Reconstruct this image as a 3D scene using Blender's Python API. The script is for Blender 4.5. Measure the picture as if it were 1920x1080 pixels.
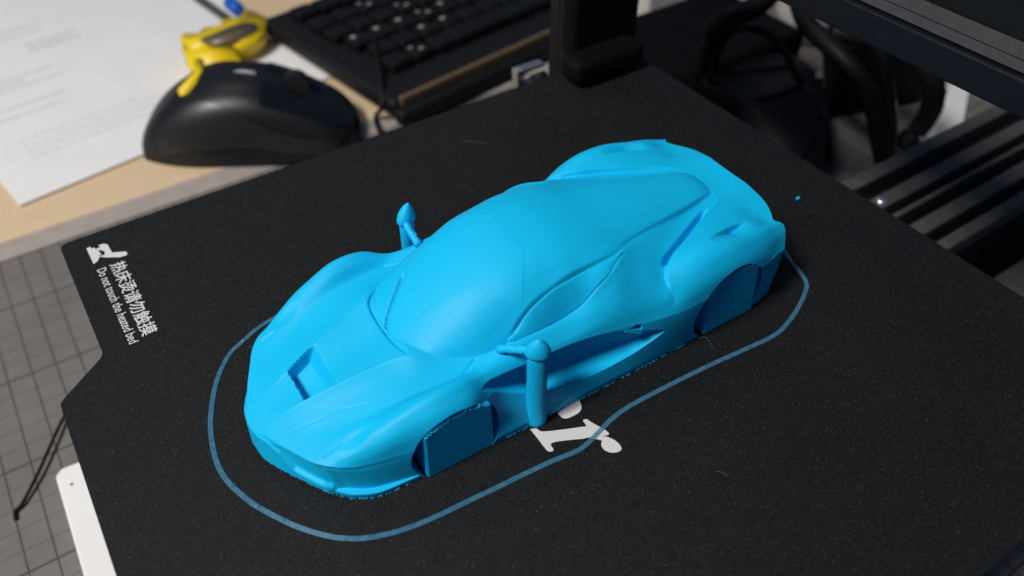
import bpy, bmesh, math, random
import numpy as np
from mathutils import Vector, Matrix
random.seed(7); rng = np.random.default_rng(7)
scene = bpy.context.scene
for o in list(bpy.data.objects): bpy.data.objects.remove(o, do_unlink=True)
C = scene.collection
MM = 0.001

# ------------------------------------------------------------------ camera
cam_d = bpy.data.cameras.new('camera'); cam = bpy.data.objects.new('camera', cam_d); C.objects.link(cam)
scene.camera = cam
cam_d.sensor_width = 36.0; cam_d.lens = 1504.87/1920*36.0
cam_d.clip_start = 0.005; cam_d.clip_end = 50
YAW, PITCH, ROLL = 0.592705, 0.769767, 0.003134
f_ = Vector((math.sin(YAW)*math.cos(PITCH), math.cos(YAW)*math.cos(PITCH), -math.sin(PITCH)))
r_ = Vector((math.cos(YAW), -math.sin(YAW), 0)); u_ = r_.cross(f_)
r2 = math.cos(ROLL)*r_ + math.sin(ROLL)*u_; u2 = -math.sin(ROLL)*r_ + math.cos(ROLL)*u_
cam.matrix_world = Matrix(((r2.x, u2.x, -f_.x, 0.012265), (r2.y, u2.y, -f_.y, -0.241250), (r2.z, u2.z, -f_.z, 0.169017), (0, 0, 0, 1)))
cam_d.dof.use_dof = True; cam_d.dof.focus_distance = 0.216; cam_d.dof.aperture_fstop = 10.5

# ------------------------------------------------------------------ world and lamps (a room lit by ceiling lamps, no daylight)
world = bpy.data.worlds.new('World'); scene.world = world; world.use_nodes = True
bg = world.node_tree.nodes['Background']; bg.inputs[0].default_value = (0.26, 0.50, 1.0, 1); bg.inputs[1].default_value = 0.105
def area_lamp(name, pos, target, size, size_y, power, col):
    d = bpy.data.lights.new(name, 'AREA'); d.shape = 'RECTANGLE'; d.size = size; d.size_y = size_y; d.energy = power; d.color = col
    o = bpy.data.objects.new(name, d); C.objects.link(o); o.location = pos
    o.rotation_euler = (Vector(target) - Vector(pos)).to_track_quat('-Z', 'Y').to_euler(); return o
area_lamp('ceiling_lamp', (-0.79, -0.135, 1.19), (0.1, -0.1, 0), 0.30, 0.36, 24.8, (1.0, 0.97, 0.93))
area_lamp('room_lamp', (0.10, 1.1, 1.6), (0.12, 0.0, 0), 0.6, 0.6, 2.5, (1.0, 0.95, 0.88))
scene.view_settings.view_transform = 'Standard'; scene.view_settings.look = 'None'
scene.view_settings.exposure = 0.0; scene.view_settings.gamma = 1.0

# ------------------------------------------------------------------ materials
MAT = {}
def material(name, col, rough=0.5, spec=0.5, metal=0.0):
    m = bpy.data.materials.new(name); m.use_nodes = True; b = m.node_tree.nodes['Principled BSDF']
    b.inputs['Base Color'].default_value = (*col, 1); b.inputs['Roughness'].default_value = rough
    b.inputs['Specular IOR Level'].default_value = spec; b.inputs['Metallic'].default_value = metal
    MAT[name] = m; return m
def nodes(m): return m.node_tree.nodes, m.node_tree.links, m.node_tree.nodes['Principled BSDF']
def mnode(nt, op, a, b=None, clamp=False):
    n = nt.nodes.new('ShaderNodeMath'); n.operation = op; n.use_clamp = clamp
    for i, v in enumerate((a, b)):
        if v is None: continue
        if isinstance(v, (int, float)): n.inputs[i].default_value = v
        else: nt.links.new(v, n.inputs[i])
    return n.outputs[0]
def noise(nt, vec, scale, detail=2.0, rough=0.5):
    n = nt.nodes.new('ShaderNodeTexNoise'); n.inputs['Scale'].default_value = scale; n.inputs['Detail'].default_value = detail
    n.inputs['Roughness'].default_value = rough; nt.links.new(vec, n.inputs['Vector']); return n.outputs['Fac']
def ramp(nt, fac, stops):
    n = nt.nodes.new('ShaderNodeValToRGB'); e = n.color_ramp.elements
    while len(e) < len(stops): e.new(0.5)
    for k, (p, c) in zip(e, stops): k.position = p; k.color = (*c, 1)
    nt.links.new(fac, n.inputs[0]); return n.outputs[0]
def obj_coord(nt):
    n = nt.nodes.new('ShaderNodeTexCoord'); return n.outputs['Object']
def bump(nt, h, strength, dist, normal=None):
    n = nt.nodes.new('ShaderNodeBump'); n.inputs['Strength'].default_value = strength; n.inputs['Distance'].default_value = dist
    nt.links.new(h, n.inputs['Height'])
    if normal is not None: nt.links.new(normal, n.inputs['Normal'])
    return n.outputs['Normal']
def grain(name, col, rough, spec, scale, amount, bstr=0.0, bscale=None, bdist=0.0005, metal=0.0):
    m = material(name, col, rough, spec, metal); nt = m.node_tree; ns, lk, b = nodes(m); oc = obj_coord(nt)
    f = noise(nt, oc, scale, 4)
    lk.new(ramp(nt, f, [(0.25, tuple(c*(1-amount) for c in col)), (0.75, tuple(min(1, c*(1+amount)) for c in col))]), b.inputs['Base Color'])
    if bstr: lk.new(bump(nt, noise(nt, oc, bscale or scale*3, 3), bstr, bdist), b.inputs['Normal'])
    return m
# printed plastic with its layer lines: fine relief that repeats every layer of height
def plastic(name, col, rough, layer=0.0002, bstr=0.3, sss=0.0):
    m = material(name, col, rough, 0.22); nt = m.node_tree; ns, lk, b = nodes(m); oc = obj_coord(nt)
    sep = ns.new('ShaderNodeSeparateXYZ'); lk.new(oc, sep.inputs[0])
    wob = mnode(nt, 'MULTIPLY', noise(nt, oc, 260, 2), 0.00022)
    z = mnode(nt, 'ADD', sep.outputs[2], wob)
    # stair steps of the layers: strongest on nearly level surfaces, where a layer shows as a contour line
    geo = ns.new('ShaderNodeNewGeometry'); sg_ = ns.new('ShaderNodeSeparateXYZ'); lk.new(geo.outputs['Normal'], sg_.inputs[0])
    flat_ = mnode(nt, 'ADD', mnode(nt, 'MULTIPLY', mnode(nt, 'SUBTRACT', sg_.outputs[2], 0.75), 3.2, True), 0.25)
    sn_ = mnode(nt, 'SINE', mnode(nt, 'MULTIPLY', z, 2*math.pi/layer))
    n1 = bump(nt, mnode(nt, 'MULTIPLY', sn_, flat_), bstr, layer*0.15)
    n2 = bump(nt, noise(nt, oc, 900, 3), 0.12, 0.0002, n1)
    lk.new(n2, b.inputs['Normal'])
    f = noise(nt, oc, 140, 4)
    lk.new(ramp(nt, f, [(0.3, tuple(c*0.985 for c in col)), (0.7, tuple(min(1, c*1.012) for c in col))]), b.inputs['Base Color'])
    lk.new(ramp(nt, noise(nt, oc, 90, 3), [(0.3, (rough-.02,)*3), (0.7, (rough+.03,)*3)]), b.inputs['Roughness'])
    if sss:
        b.inputs['Subsurface Weight'].default_value = sss; b.inputs['Subsurface Radius'].default_value = (0.0004, 0.0010, 0.0016)
        b.inputs['Subsurface Scale'].default_value = 1.0
    return m
plastic('blue_plastic', (0.004, 0.465, 0.79), 0.50, bstr=0.26, sss=0.0)
plastic('blue_support', (0.004, 0.44, 0.78), 0.55, bstr=0.30)
# gritty black magnetic sheet
m = material('black_sheet', (0.012, 0.0125, 0.013), 0.66, 0.28); nt = m.node_tree; ns, lk, b = nodes(m); oc = obj_coord(nt)
vor = ns.new('ShaderNodeTexVoronoi'); vor.inputs['Scale'].default_value = 2700; lk.new(oc, vor.inputs['Vector'])
sepc = ns.new('ShaderNodeSeparateColor'); lk.new(vor.outputs['Color'], sepc.inputs[0])
lk.new(ramp(nt, sepc.outputs[0], [(0.0, (0.0026, 0.0028, 0.0031)), (0.5, (0.0047, 0.0052, 0.0057)), (0.85, (0.0082, 0.0088, 0.0094)), (0.985, (0.0145, 0.015, 0.0155)), (1.0, (0.033, 0.033, 0.033))]), b.inputs['Base Color'])
lk.new(bump(nt, mnode(nt, 'ADD', sepc.outputs[1], noise(nt, oc, 2600, 2)), 0.75, 0.00018), b.inputs['Normal'])
lk.new(ramp(nt, noise(nt, oc, 22, 5, 0.65), [(0.3, (0.56,)*3), (0.7, (0.74,)*3)]), b.inputs['Roughness'])
grain('white_print', (0.62, 0.60, 0.58), 0.6, 0.3, 1500, 0.10, 0.6, 2600, 0.0001)
grain('bed_metal', (0.30, 0.30, 0.30), 0.45, 0.5, 300, 0.15, metal=0.8)
# thin translucent first-layer strands
m = material('thin_strand', (0.11, 0.30, 0.46), 0.35, 0.5); m.node_tree.nodes['Principled BSDF'].inputs['Alpha'].default_value = 0.60
nt = m.node_tree; ns, lk, b = nodes(m); oc = obj_coord(nt)
lk.new(ramp(nt, noise(nt, oc, 700, 3), [(0.3, (0.045, 0.19, 0.32)), (0.75, (0.10, 0.31, 0.47))]), b.inputs['Base Color'])
# cutting mat: warm grey with printed centimetre grid and a fine weave
m = material('mat_grey', (0.19, 0.165, 0.145), 0.7, 0.3); nt = m.node_tree; ns, lk, b = nodes(m); oc = obj_coord(nt)
sep = ns.new('ShaderNodeSeparateXYZ'); lk.new(oc, sep.inputs[0])
def lines(nt, v, period, offset, half):
    a = mnode(nt, 'DIVIDE', mnode(nt, 'SUBTRACT', v, offset), period)
    fr = mnode(nt, 'ABSOLUTE', mnode(nt, 'SUBTRACT', mnode(nt, 'FRACT', mnode(nt, 'ADD', a, 100.5)), 0.5))
    return mnode(nt, 'LESS_THAN', fr, half/period)
gx = lines(nt, sep.outputs[0], 0.0100, -0.0268, 0.00033)
gy = lines(nt, sep.outputs[1], 0.0100, 0.0715, 0.00032)
gY = lines(nt, sep.outputs[1], 0.0500, 0.0715, 0.00050)
dots = ns.new('ShaderNodeTexVoronoi'); dots.inputs['Scale'].default_value = 620; dots.inputs['Randomness'].default_value = 0.25; lk.new(oc, dots.inputs['Vector'])
dotm = mnode(nt, 'LESS_THAN', dots.outputs['Distance'], 0.30)
mix0 = ns.new('ShaderNodeMix'); mix0.data_type = 'RGBA'
lk.new(ramp(nt, noise(nt, oc, 60, 4), [(0.3, (0.150, 0.136, 0.124)), (0.7, (0.176, 0.161, 0.148))]), mix0.inputs[6]); mix0.inputs[7].default_value = (0.115, 0.102, 0.092, 1)
lk.new(mnode(nt, 'MULTIPLY', dotm, 0.8), mix0.inputs[0])
mix1 = ns.new('ShaderNodeMix'); mix1.data_type = 'RGBA'; lk.new(mix0.outputs[2], mix1.inputs[6]); mix1.inputs[7].default_value = (0.024, 0.018, 0.012, 1)
gl_ = mnode(nt, 'MAXIMUM', mnode(nt, 'MULTIPLY', gx, 0.75), mnode(nt, 'MAXIMUM', mnode(nt, 'MULTIPLY', gy, 0.34), mnode(nt, 'MULTIPLY', gY, 0.72)))
lk.new(gl_, mix1.inputs[0]); lk.new(mix1.outputs[2], b.inputs['Base Color'])
# beech-coloured board
m = material('pale_wood', (0.56, 0.39, 0.21), 0.5, 0.4); nt = m.node_tree; ns, lk, b = nodes(m); oc = obj_coord(nt)
mp = ns.new('ShaderNodeMapping'); mp.inputs['Scale'].default_value = (6, 60, 20); lk.new(oc, mp.inputs[0])
lk.new(ramp(nt, noise(nt, mp.outputs[0], 6, 5), [(0.25, (0.66, 0.49, 0.31)), (0.75, (0.69, 0.52, 0.335))]), b.inputs['Base Color'])
grain('board_edge', (0.36, 0.31, 0.28), 0.55, 0.4, 120, 0.1)
grain('paper', (0.80, 0.785, 0.77), 0.8, 0.2, 40, 0.03)
grain('paper_ink', (0.60, 0.60, 0.60), 0.8, 0.2, 900, 0.2)
grain('mouse_black', (0.009, 0.0095, 0.0105), 0.42, 0.38, 400, 0.2, 0.1, 3000, 0.0001)
grain('mouse_gloss', (0.006, 0.0065, 0.008), 0.2, 0.5, 200, 0.2)
grain('mouse_rubber', (0.016, 0.016, 0.0165), 0.38, 0.5, 400, 0.2, 0.1, 3000, 0.0001)
grain('silver', (0.55, 0.55, 0.56), 0.3, 0.5, 300, 0.1, metal=0.9)
grain('yellow_plastic', (0.88, 0.63, 0.008), 0.38, 0.5, 200, 0.08)
grain('smoked_plastic', (0.13, 0.10, 0.06), 0.35, 0.5, 200, 0.2)
grain('deep_blue', (0.01, 0.10, 0.50), 0.4, 0.5, 200, 0.1)
grain('key_black', (0.006, 0.0063, 0.007), 0.5, 0.22, 500, 0.2, 0.1, 2500, 0.0001)
grain('key_legend', (0.42, 0.37, 0.31), 0.5, 0.4, 500, 0.1)
grain('keyboard_case', (0.007, 0.0075, 0.009), 0.55, 0.25, 300, 0.2)
grain('brass_trim', (0.13, 0.085, 0.045), 0.4, 0.5, 300, 0.15)
grain('rubber_black', (0.005, 0.005, 0.0055), 0.55, 0.25, 300, 0.2)
grain('matt_black', (0.0022, 0.0023, 0.0026), 0.7, 0.12, 300, 0.2)
grain('black_anodised', (0.0045, 0.0047, 0.0052), 0.5, 0.3, 260, 0.25)
grain('rail_black', (0.062, 0.060, 0.056), 0.55, 0.35, 160, 0.25)
grain('navy_anodised', (0.0025, 0.004, 0.0075), 0.55, 0.3, 260, 0.25)
grain('belt_grey', (0.060, 0.061, 0.064), 0.6, 0.3, 400, 0.15)
grain('white_plastic', (0.60, 0.56, 0.52), 0.5, 0.4, 200, 0.05)
grain('amber', (0.55, 0.25, 0.01), 0.4, 0.5, 200, 0.1)
grain('fibre', (0.13, 0.12, 0.11), 0.7, 0.2, 500, 0.1)

# ------------------------------------------------------------------ helpers
def obj(name, bm, mat, parent=None, smooth=False, loc=(0, 0, 0), rotz=0.0):
    me = bpy.data.meshes.new(name)
    if isinstance(bm, bmesh.types.BMesh): bm.normal_update(); bm.to_mesh(me); bm.free()
    else: me.from_pydata(*bm); me.update()
    for q in (mat if isinstance(mat, (list, tuple)) else [mat]): me.materials.append(MAT[q])
    if smooth: me.polygons.foreach_set('use_smooth', [True]*len(me.polygons))
    o = bpy.data.objects.new(name, me); C.objects.link(o); o.location = loc; o.rotation_euler = (0, 0, rotz)
    if parent is not None: o.parent = parent
    return o
def tag(o, label, cat, group=None, kind=None):
    o['label'] = label; o['category'] = cat
    if group: o['group'] = group
    if kind: o['kind'] = kind
    return o
def thing(name, label, cat, loc=(0, 0, 0), rotz=0.0, group=None):
    o = bpy.data.objects.new(name, None); C.objects.link(o); o.location = loc; o.rotation_euler = (0, 0, rotz); o.empty_display_size = 0.01
    return tag(o, label, cat, group)
def structure(o): o['kind'] = 'structure'; return o
def box(bm, x0, x1, y0, y1, z0, z1, bev=0.0, seg=2):
    r = bmesh.ops.create_cube(bm, size=1.0, matrix=Matrix.Translation(((x0+x1)/2, (y0+y1)/2, (z0+z1)/2)) @ Matrix.Diagonal((x1-x0, y1-y0, z1-z0, 1)))
    if bev:
        es = list({e for v in r['verts'] for e in v.link_edges})
        bmesh.ops.bevel(bm, geom=es, offset=bev, segments=seg, affect='EDGES', profile=0.5)
    return bm
def newbox(*a, **k): return box(bmesh.new(), *a, **k)
def prism(bm, pts, z0, z1):
    n = len(pts); lo = [bm.verts.new((x, y, z0)) for x, y in pts]; hi = [bm.verts.new((x, y, z1)) for x, y in pts]
    bm.faces.new(hi); bm.faces.new(lo[::-1])
    for i in range(n): bm.faces.new((lo[i], lo[(i+1) % n], hi[(i+1) % n], hi[i]))
    bmesh.ops.recalc_face_normals(bm, faces=bm.faces[:])
    return bm
def smooth_path(P, n=8, closed=False):
    P = [Vector(q) for q in P]; out = []; N = len(P)
    for i in range(N if closed else N-1):
        g = (lambda k: P[k % N]) if closed else (lambda k: P[min(max(k, 0), N-1)])
        a, b_, c, d = g(i-1), g(i), g(i+1), g(i+2)
        for j in range(n):
            t = j/n; out.append(0.5*((2*b_) + (c-a)*t + (2*a-5*b_+4*c-d)*t*t + (3*b_-a-3*c+d)*t**3))
    if not closed: out.append(P[-1])
    return out
def tube(bm, pts, rad, sides=8, closed=False):
    pts = [Vector(q) for q in pts]; rings = []; n = len(pts)
    for i, q in enumerate(pts):
        a = pts[(i-1) % n] if closed or i else pts[0]; c = pts[(i+1) % n] if closed or i < n-1 else pts[-1]
        t = (c - a).normalized(); up = Vector((0, 0, 1)) if abs(t.z) < 0.9 else Vector((1, 0, 0)); x = t.cross(up).normalized(); y = x.cross(t)
        r = rad(i/(n-1)) if callable(rad) else rad
        rings.append([bm.verts.new(q + r*(math.cos(k*2*math.pi/sides)*x + math.sin(k*2*math.pi/sides)*y)) for k in range(sides)])
    for i in range(n if closed else n-1):
        A, B = rings[i], rings[(i+1) % n]
        for k in range(sides): bm.faces.new((A[k], A[(k+1) % sides], B[(k+1) % sides], B[k]))
    if not closed: bm.faces.new(rings[0][::-1]); bm.faces.new(rings[-1])
    return bm
def lathe(bm, prof, cx=0, cy=0, sides=32):
    rings = [[bm.verts.new((cx + r*math.cos(k*2*math.pi/sides), cy + r*math.sin(k*2*math.pi/sides), z)) for k in range(sides)] for r, z in prof]
    for A, B in zip(rings[:-1], rings[1:]):
        for k in range(sides): bm.faces.new((A[k], A[(k+1) % sides], B[(k+1) % sides], B[k]))
    bm.faces.new(rings[0][::-1]); bm.faces.new(rings[-1])
    return bm
# ---- car surface: height z(s, w) in millimetres, s from nose to tail, w from the centre line outwards
def pchip_slopes(x, y):
    # x: (K,...) increasing along axis 0
    h = np.diff(x, axis=0); h = np.where(np.abs(h) < 1e-6, 1e-6, h)
    d = np.diff(y, axis=0) / h
    m = np.zeros_like(y)
    a, b = d[:-1], d[1:]; w1 = 2*h[1:] + h[:-1]; w2 = h[1:] + 2*h[:-1]
    with np.errstate(divide='ignore', invalid='ignore'):
        mm_ = (w1 + w2) / (w1 / a + w2 / b)
    m[1:-1] = np.where(a * b > 0, mm_, 0.0)
    m[0], m[-1] = d[0], d[-1]
    return m
def hermite(x0, x1, y0, y1, m0, m1, x):
    h = x1 - x0; h = np.where(np.abs(h) < 1e-6, 1e-6, h); t = np.clip((x - x0) / h, -4, 4)
    tt = np.clip(t, 0, 1)
    y = (2*tt**3 - 3*tt**2 + 1)*y0 + (tt**3 - 2*tt**2 + tt)*h*m0 + (-2*tt**3 + 3*tt**2)*y1 + (tt**3 - tt**2)*h*m1
    return y + np.where(t > 1, (t - 1)*h*m1, 0) + np.where(t < 0, t*h*m0, 0)
def pchip(xk, yk, x):
    xk = np.asarray(xk, float); yk = np.asarray(yk, float); x = np.asarray(x, float)
    m = pchip_slopes(xk, yk); i = np.clip(np.searchsorted(xk, x) - 1, 0, len(xk) - 2)
    return hermite(xk[i], xk[i+1], yk[i], yk[i+1], m[i], m[i+1], x)
class Loft:
    def __init__(self, rows):
        self.s = np.array([r[0] for r in rows], float)
        self.w = np.array([[k[0] for k in r[1]] for r in rows], float)
        self.z = np.array([[k[1] for k in r[1]] for r in rows], float)
        # fair the long lines: resample every millimetre and smooth
        S = np.arange(self.s[0], self.s[-1] + 0.5, 1.0); g = np.exp(-0.5*(np.arange(-8, 9)/2.0)**2); g /= g.sum()
        def fair(a):
            q = pchip(self.s, a, S); e0 = 2*q[0] - q[8:0:-1]; e1 = 2*q[-1] - q[-2:-10:-1]
            return np.convolve(np.r_[e0, q, e1], g, 'valid')
        self.w = np.stack([fair(self.w[:, k]) for k in range(self.w.shape[1])], 1); self.z = np.stack([fair(self.z[:, k]) for k in range(self.z.shape[1])], 1)
        self.s = S
    def knots(self, s):
        K = self.w.shape[1]
        return (np.stack([pchip(self.s, self.w[:, k], s) for k in range(K)]),
                np.stack([pchip(self.s, self.z[:, k], s) for k in range(K)]))
    def __call__(self, s, w):
        s = np.clip(np.asarray(s, float).ravel(), self.s[0], self.s[-1]); w = np.abs(np.asarray(w, float).ravel())
        W, Z = self.knots(s); M = pchip_slopes(W, Z); M[0] = 0
        i = np.clip((W <= w).sum(0) - 1, 0, W.shape[0] - 2); j = np.arange(len(s))
        return hermite(W[i, j], W[i+1, j], Z[i, j], Z[i+1, j], M[i, j], M[i+1, j], w)
# centre, ridge, mid, valley, crest in, crest, crest out, shoulder, edge
BODY = Loft([
 (0.5, [(0,9.6),(2,9.55),(4,9.4),(8,9),(12,8.6),(16,8),(20,7.5),(23,7),(26,6)]),
 (4,   [(0,11.3),(3.4,11.3),(7,11.1),(10.5,10.8),(14,10.4),(17,10),(20,9.4),(23,8.6),(26,7)]),
 (8,   [(0,12.8),(4.3,12.9),(9,12.4),(13.5,11.9),(17,11.5),(19,11.3),(21.5,10.9),(24,10.2),(27,8.5)]),
 (12,  [(0,14.2),(5,14.5),(10,13.7),(15,12.9),(18.5,12.8),(21,12.7),(23,12.2),(24.2,11.6),(26,10.0)]),
 (16,  [(0,15.6),(6.1,16.2),(11.5,15.1),(16.5,14.4),(20,14.6),(22.5,14.7),(24.5,13.9),(25.6,12.7),(26.3,11.4)]),
 (21,  [(0,17.1),(7.3,18.0),(13,16.7),(18,16.0),(21.6,16.9),(24.2,17.3),(26.4,16.3),(27.7,14.3),(28.3,11.6)]),
 (26,  [(0,18.3),(8.3,19.3),(14,18.2),(19.5,17.8),(23,19.1),(25.6,19.7),(27.8,18.6),(29.2,16.2),(29.7,12.2)]),
 (31, [(0,19.4),(9.1,20.3),(15,19.7),(20.6,19.3),(24,21.1),(26.2,21.8),(28.7,20.2),(30.5,17.0),(31.3,13.0)]),
 (36, [(0,20.7),(10.5,21.6),(16,20.6),(21.3,20.0),(24.5,22.6),(26.8,23.5),(29.4,22.0),(31.5,19.3),(32.5,15.0)]),
 (40, [(0,21.6),(12.2,22.9),(17,20.9),(21.8,20.1),(24.8,23.0),(27.0,24.1),(29.6,22.5),(31.8,19.8),(32.9,16.0)]),
 (44, [(0,22.0),(13.8,22.2),(17.8,20.8),(22.0,20.1),(24.8,22.8),(27.0,23.8),(29.5,22.3),(31.7,19.8),(32.7,16.6)]),
 (47.5,[(0,22.0),(15.5,21.7),(19,20.6),(22.2,20.1),(24.6,22.1),(26.8,22.9),(29,21.8),(30.8,19.6),(31.6,17.2)]),
 (51, [(0,22.0),(17.5,21.4),(20,20.7),(22.4,20.3),(24.0,20.8),(25.3,20.8),(27.0,19.8),(28.5,18.2),(29.6,16.6)]),
 (58, [(0,22.0),(19.5,21.8),(21,21.6),(22.6,21.6),(23.6,21.4),(24.6,21.0),(25.6,20.3),(26.4,19.3),(26.9,18.2)]),
 (64, [(0,22.0),(19.5,22.3),(21,22.7),(22.5,23.1),(23.6,22.7),(24.6,21.9),(25.5,20.9),(26.3,19.8),(26.9,18.6)]),
 (76, [(0,22.0),(20,23.0),(21.6,23.6),(23.0,23.8),(24.1,23.3),(25.2,22.4),(26.4,21.2),(27.3,20.2),(27.9,18.9)]),
 (83,  [(0,22.0),(20,25.4),(21.6,25.9),(23.0,25.7),(24.4,25.0),(25.8,24.0),(27.2,22.5),(28.2,21.0),(28.8,19.2)]),
 (89, [(0,25.0),(19,29.4),(21,30.0),(22.3,29.8),(24,27.8),(25.6,25.9),(27.2,23.8),(28.6,21.2),(29.5,18.6)]),
 (92, [(0,25.0),(17,30.6),(20,31.2),(21.6,30.9),(23.5,29.2),(25.3,27.2),(27.2,24.6),(28.8,21.5),(29.9,18.2)]),
 (98,  [(0,25.0),(14,31.2),(16.8,31.8),(18.4,31.6),(21,30.0),(24,27.4),(27,24.1),(29.2,20.8),(30.8,17.0)]),
 (104, [(0,25.0),(11,30.2),(14.2,30.8),(15.4,30.6),(18.5,29.4),(22,27.5),(26,24.5),(29.4,21.0),(31.7,16.5)]),
 (110, [(0,25.0),(10,28.9),(12.8,29.7),(14,29.4),(17.5,28.0),(21,26.2),(25,24.0),(30,21.6),(32.3,16.5)]),
 (115, [(0,25.0),(9,28.2),(11.6,29.0),(12.6,28.6),(15.5,27.4),(18.5,26.4),(22,25.6),(28,21.0),(32.8,16.5)]),
 (121, [(0,25.0),(8,27.2),(10.4,28.1),(11.3,27.5),(13.5,26.6),(16,26.0),(19,25.4),(26,21.5),(33.1,17.0)]),
 (127, [(0,25.0),(7,26.6),(9.1,27.2),(10,26.5),(12,25.9),(14,25.7),(17,25.6),(24,22.5),(33.1,17.5)]),
 (132, [(0,25.0),(6,26.0),(8,26.4),(9,25.9),(10.8,25.5),(12.5,25.5),(15,25.8),(22,24.0),(32.9,17.5)]),
 (137, [(0,25.0),(5,25.5),(7,25.6),(8.2,25.4),(9.6,25.3),(11,25.5),(14,25.8),(22,25.5),(32.4,17.3)]),
 (143, [(0,25.0),(5,25.1),(8,25.3),(11,25.4),(14,25.3),(18,25.2),(22,25.0),(26,24.0),(31.4,17.0)]),
 (156, [(0,25.2),(5,25.3),(8,25.1),(11,24.6),(14,23.8),(18,23.2),(22,22.4),(26,21.0),(29,16.5)]),
])
# rear fender bulge
FENDER = Loft([
 (104, [(10,27),(16,26.5),(20,25.8),(23,25.0),(25.5,23.6),(27.6,21.6),(29.4,19.4),(30.8,17.6),(31.7,16.0)]),
 (108, [(10,28),(16,27.3),(20,26.8),(23.5,26.0),(26,25.0),(28.2,23.2),(30,20.8),(31.4,18.4),(32.2,16.0)]),
 (110, [(10,28),(16,27.5),(20,27.0),(23.5,26.6),(26,26.0),(28.4,24.4),(30.4,22.0),(31.7,19.2),(32.4,16.0)]),
 (115, [(10,28),(16,27.6),(20,27.4),(23.5,27.7),(26.2,27.6),(28.6,26.4),(30.7,24.0),(32.1,20.8),(32.8,16.5)]),
 (121, [(9,27.5),(14,27.2),(18.5,27.2),(22.5,28.2),(25.8,28.7),(28.5,27.7),(30.8,25.2),(32.4,21.8),(33.1,17.0)]),
 (127, [(8,27.3),(13,27.0),(17,27.1),(21.5,28.0),(25.4,28.7),(28.2,27.8),(30.8,25.3),(32.4,22.0),(33.1,17.5)]),
 (132, [(7,27.0),(12,26.5),(16.5,26.6),(21,27.4),(24.8,28.0),(27.6,27.2),(30.4,24.8),(32.2,21.6),(32.9,17.5)]),
 (137, [(6,26.4),(11,26.1),(16,26.0),(20.5,26.3),(24.2,26.9),(26.9,26.2),(29.7,23.8),(31.6,20.8),(32.4,17.3)]),
 (143, [(5,25.2),(9,25.4),(14,25.2),(19,25.0),(23.3,25.8),(26.0,25.4),(28.6,22.9),(30.5,19.4),(31.3,17.0)]),
 (148, [(4,24.9),(8,25.1),(13,24.5),(18,23.5),(22.2,23.3),(25.2,23.9),(27.6,22.1),(29.1,19.0),(30.0,17.0)]),
 (156, [(3,25.2),(7,25.2),(11,24.5),(15,23.7),(19,22.9),(23.5,22.3),(26.2,20.8),(27.8,18.8),(28.8,16.5)]),
])
LIP_W = ([107.3,107.6,108,109.5,113.5,120,125.5,131,137,140.5,142],[29,28,25.8,24,21.5,19,16.5,14,11.4,9.6,8.5])
# glasshouse: roof line, then drop
GREEN = Loft([
 (37,  [(0,20.0),(4,19.9),(8,19.4),(10,18.8),(12,17.5),(13,16),(14,14),(15,12)]),
 (38.8,[(0,21.5),(4,21.5),(8,21.2),(11,20.6),(13,19.2),(14.5,17),(15.5,15),(16.5,12)]),
 (42,  [(0,23.8),(4,23.7),(8,23.2),(11,22.6),(13.5,21.8),(15.5,20),(17,17),(18,14)]),
 (45,  [(0,25.8),(5,25.6),(9,24.9),(12,23.9),(14.5,22.6),(16.5,20.8),(18,18),(19,15)]),
 (51,  [(0,29.3),(6,28.8),(10,27.8),(13,26.6),(16,24.6),(18.2,22.2),(19.8,19.5),(21,16)]),
 (57,  [(0,32.4),(7,31.8),(11,30.8),(14.5,29.0),(17.5,26.4),(19.7,23.5),(21.4,20.8),(22.6,17)]),
 (63,  [(0,34.8),(7,34.3),(11,33.4),(14.5,31.8),(17.5,29.1),(19.5,26.6),(21.0,24.6),(23.0,20)]),
 (69,  [(0,36.5),(7,36.1),(11,35.3),(14.5,33.9),(17.0,32.2),(18.3,31.0),(19.6,29.6),(23.0,22)]),
 (76,  [(0,37.6),(7,37.2),(11,36.5),(14.5,34.9),(16.7,33.3),(17.9,32.4),(19.0,31.4),(23.4,22)]),
 (82,  [(0,37.6),(7,37.3),(11,36.6),(14.5,35.5),(16.6,34.3),(17.8,33.5),(18.8,32.6),(23.4,24)]),
 (92,  [(0,36.3),(7,36.0),(11,35.3),(14.0,34.6),(16.0,33.9),(17.2,33.4),(18.2,32.8),(22.0,27)]),
 (98,  [(0,35.1),(6,34.8),(10,34.1),(13.0,33.3),(14.8,32.9),(15.8,32.6),(16.8,32.1),(20,28)]),
 (104, [(0,33.9),(5,33.6),(8.5,33.0),(11,32.4),(12.6,31.9),(13.5,31.6),(14.3,31.2),(16.5,27)]),
 (115, [(0,31.9),(4,31.7),(7,31.2),(9,30.6),(10.4,30.2),(11.2,29.9),(11.8,29.6),(13.6,26)]),
 (128, [(0,29.3),(3,29.2),(5.2,28.9),(6.8,28.5),(8.0,28.2),(8.7,28.0),(9.2,27.8),(10.6,25)]),
 (140, [(0,27.1),(2,27.05),(3.4,26.9),(4.6,26.7),(5.5,26.5),(6.0,26.3),(6.5,26.1),(8,23.5)]),
 (142.5,[(0,26.3),(2,26.2),(3.2,26.0),(4.2,25.7),(5.0,25.4),(5.5,25.2),(6,25),(7,23.0)]),
 (145, [(0,24.2),(2,24.2),(3.2,24.1),(4.2,24.0),(5.0,23.8),(5.5,23.5),(6,23),(7,22.0)]),
 (156, [(0,10),(2,9.9),(3.2,9.7),(4.2,9.4),(5.0,9),(5.5,8.5),(6,7.5),(7,5)]),
])
WIN_TOP = ([61.5,63,69.7,78.2,91,98,101],[21.6,20.9,19.4,18.6,18.1,17.6,17.2])      # w of the upper edge of the side window
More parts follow.
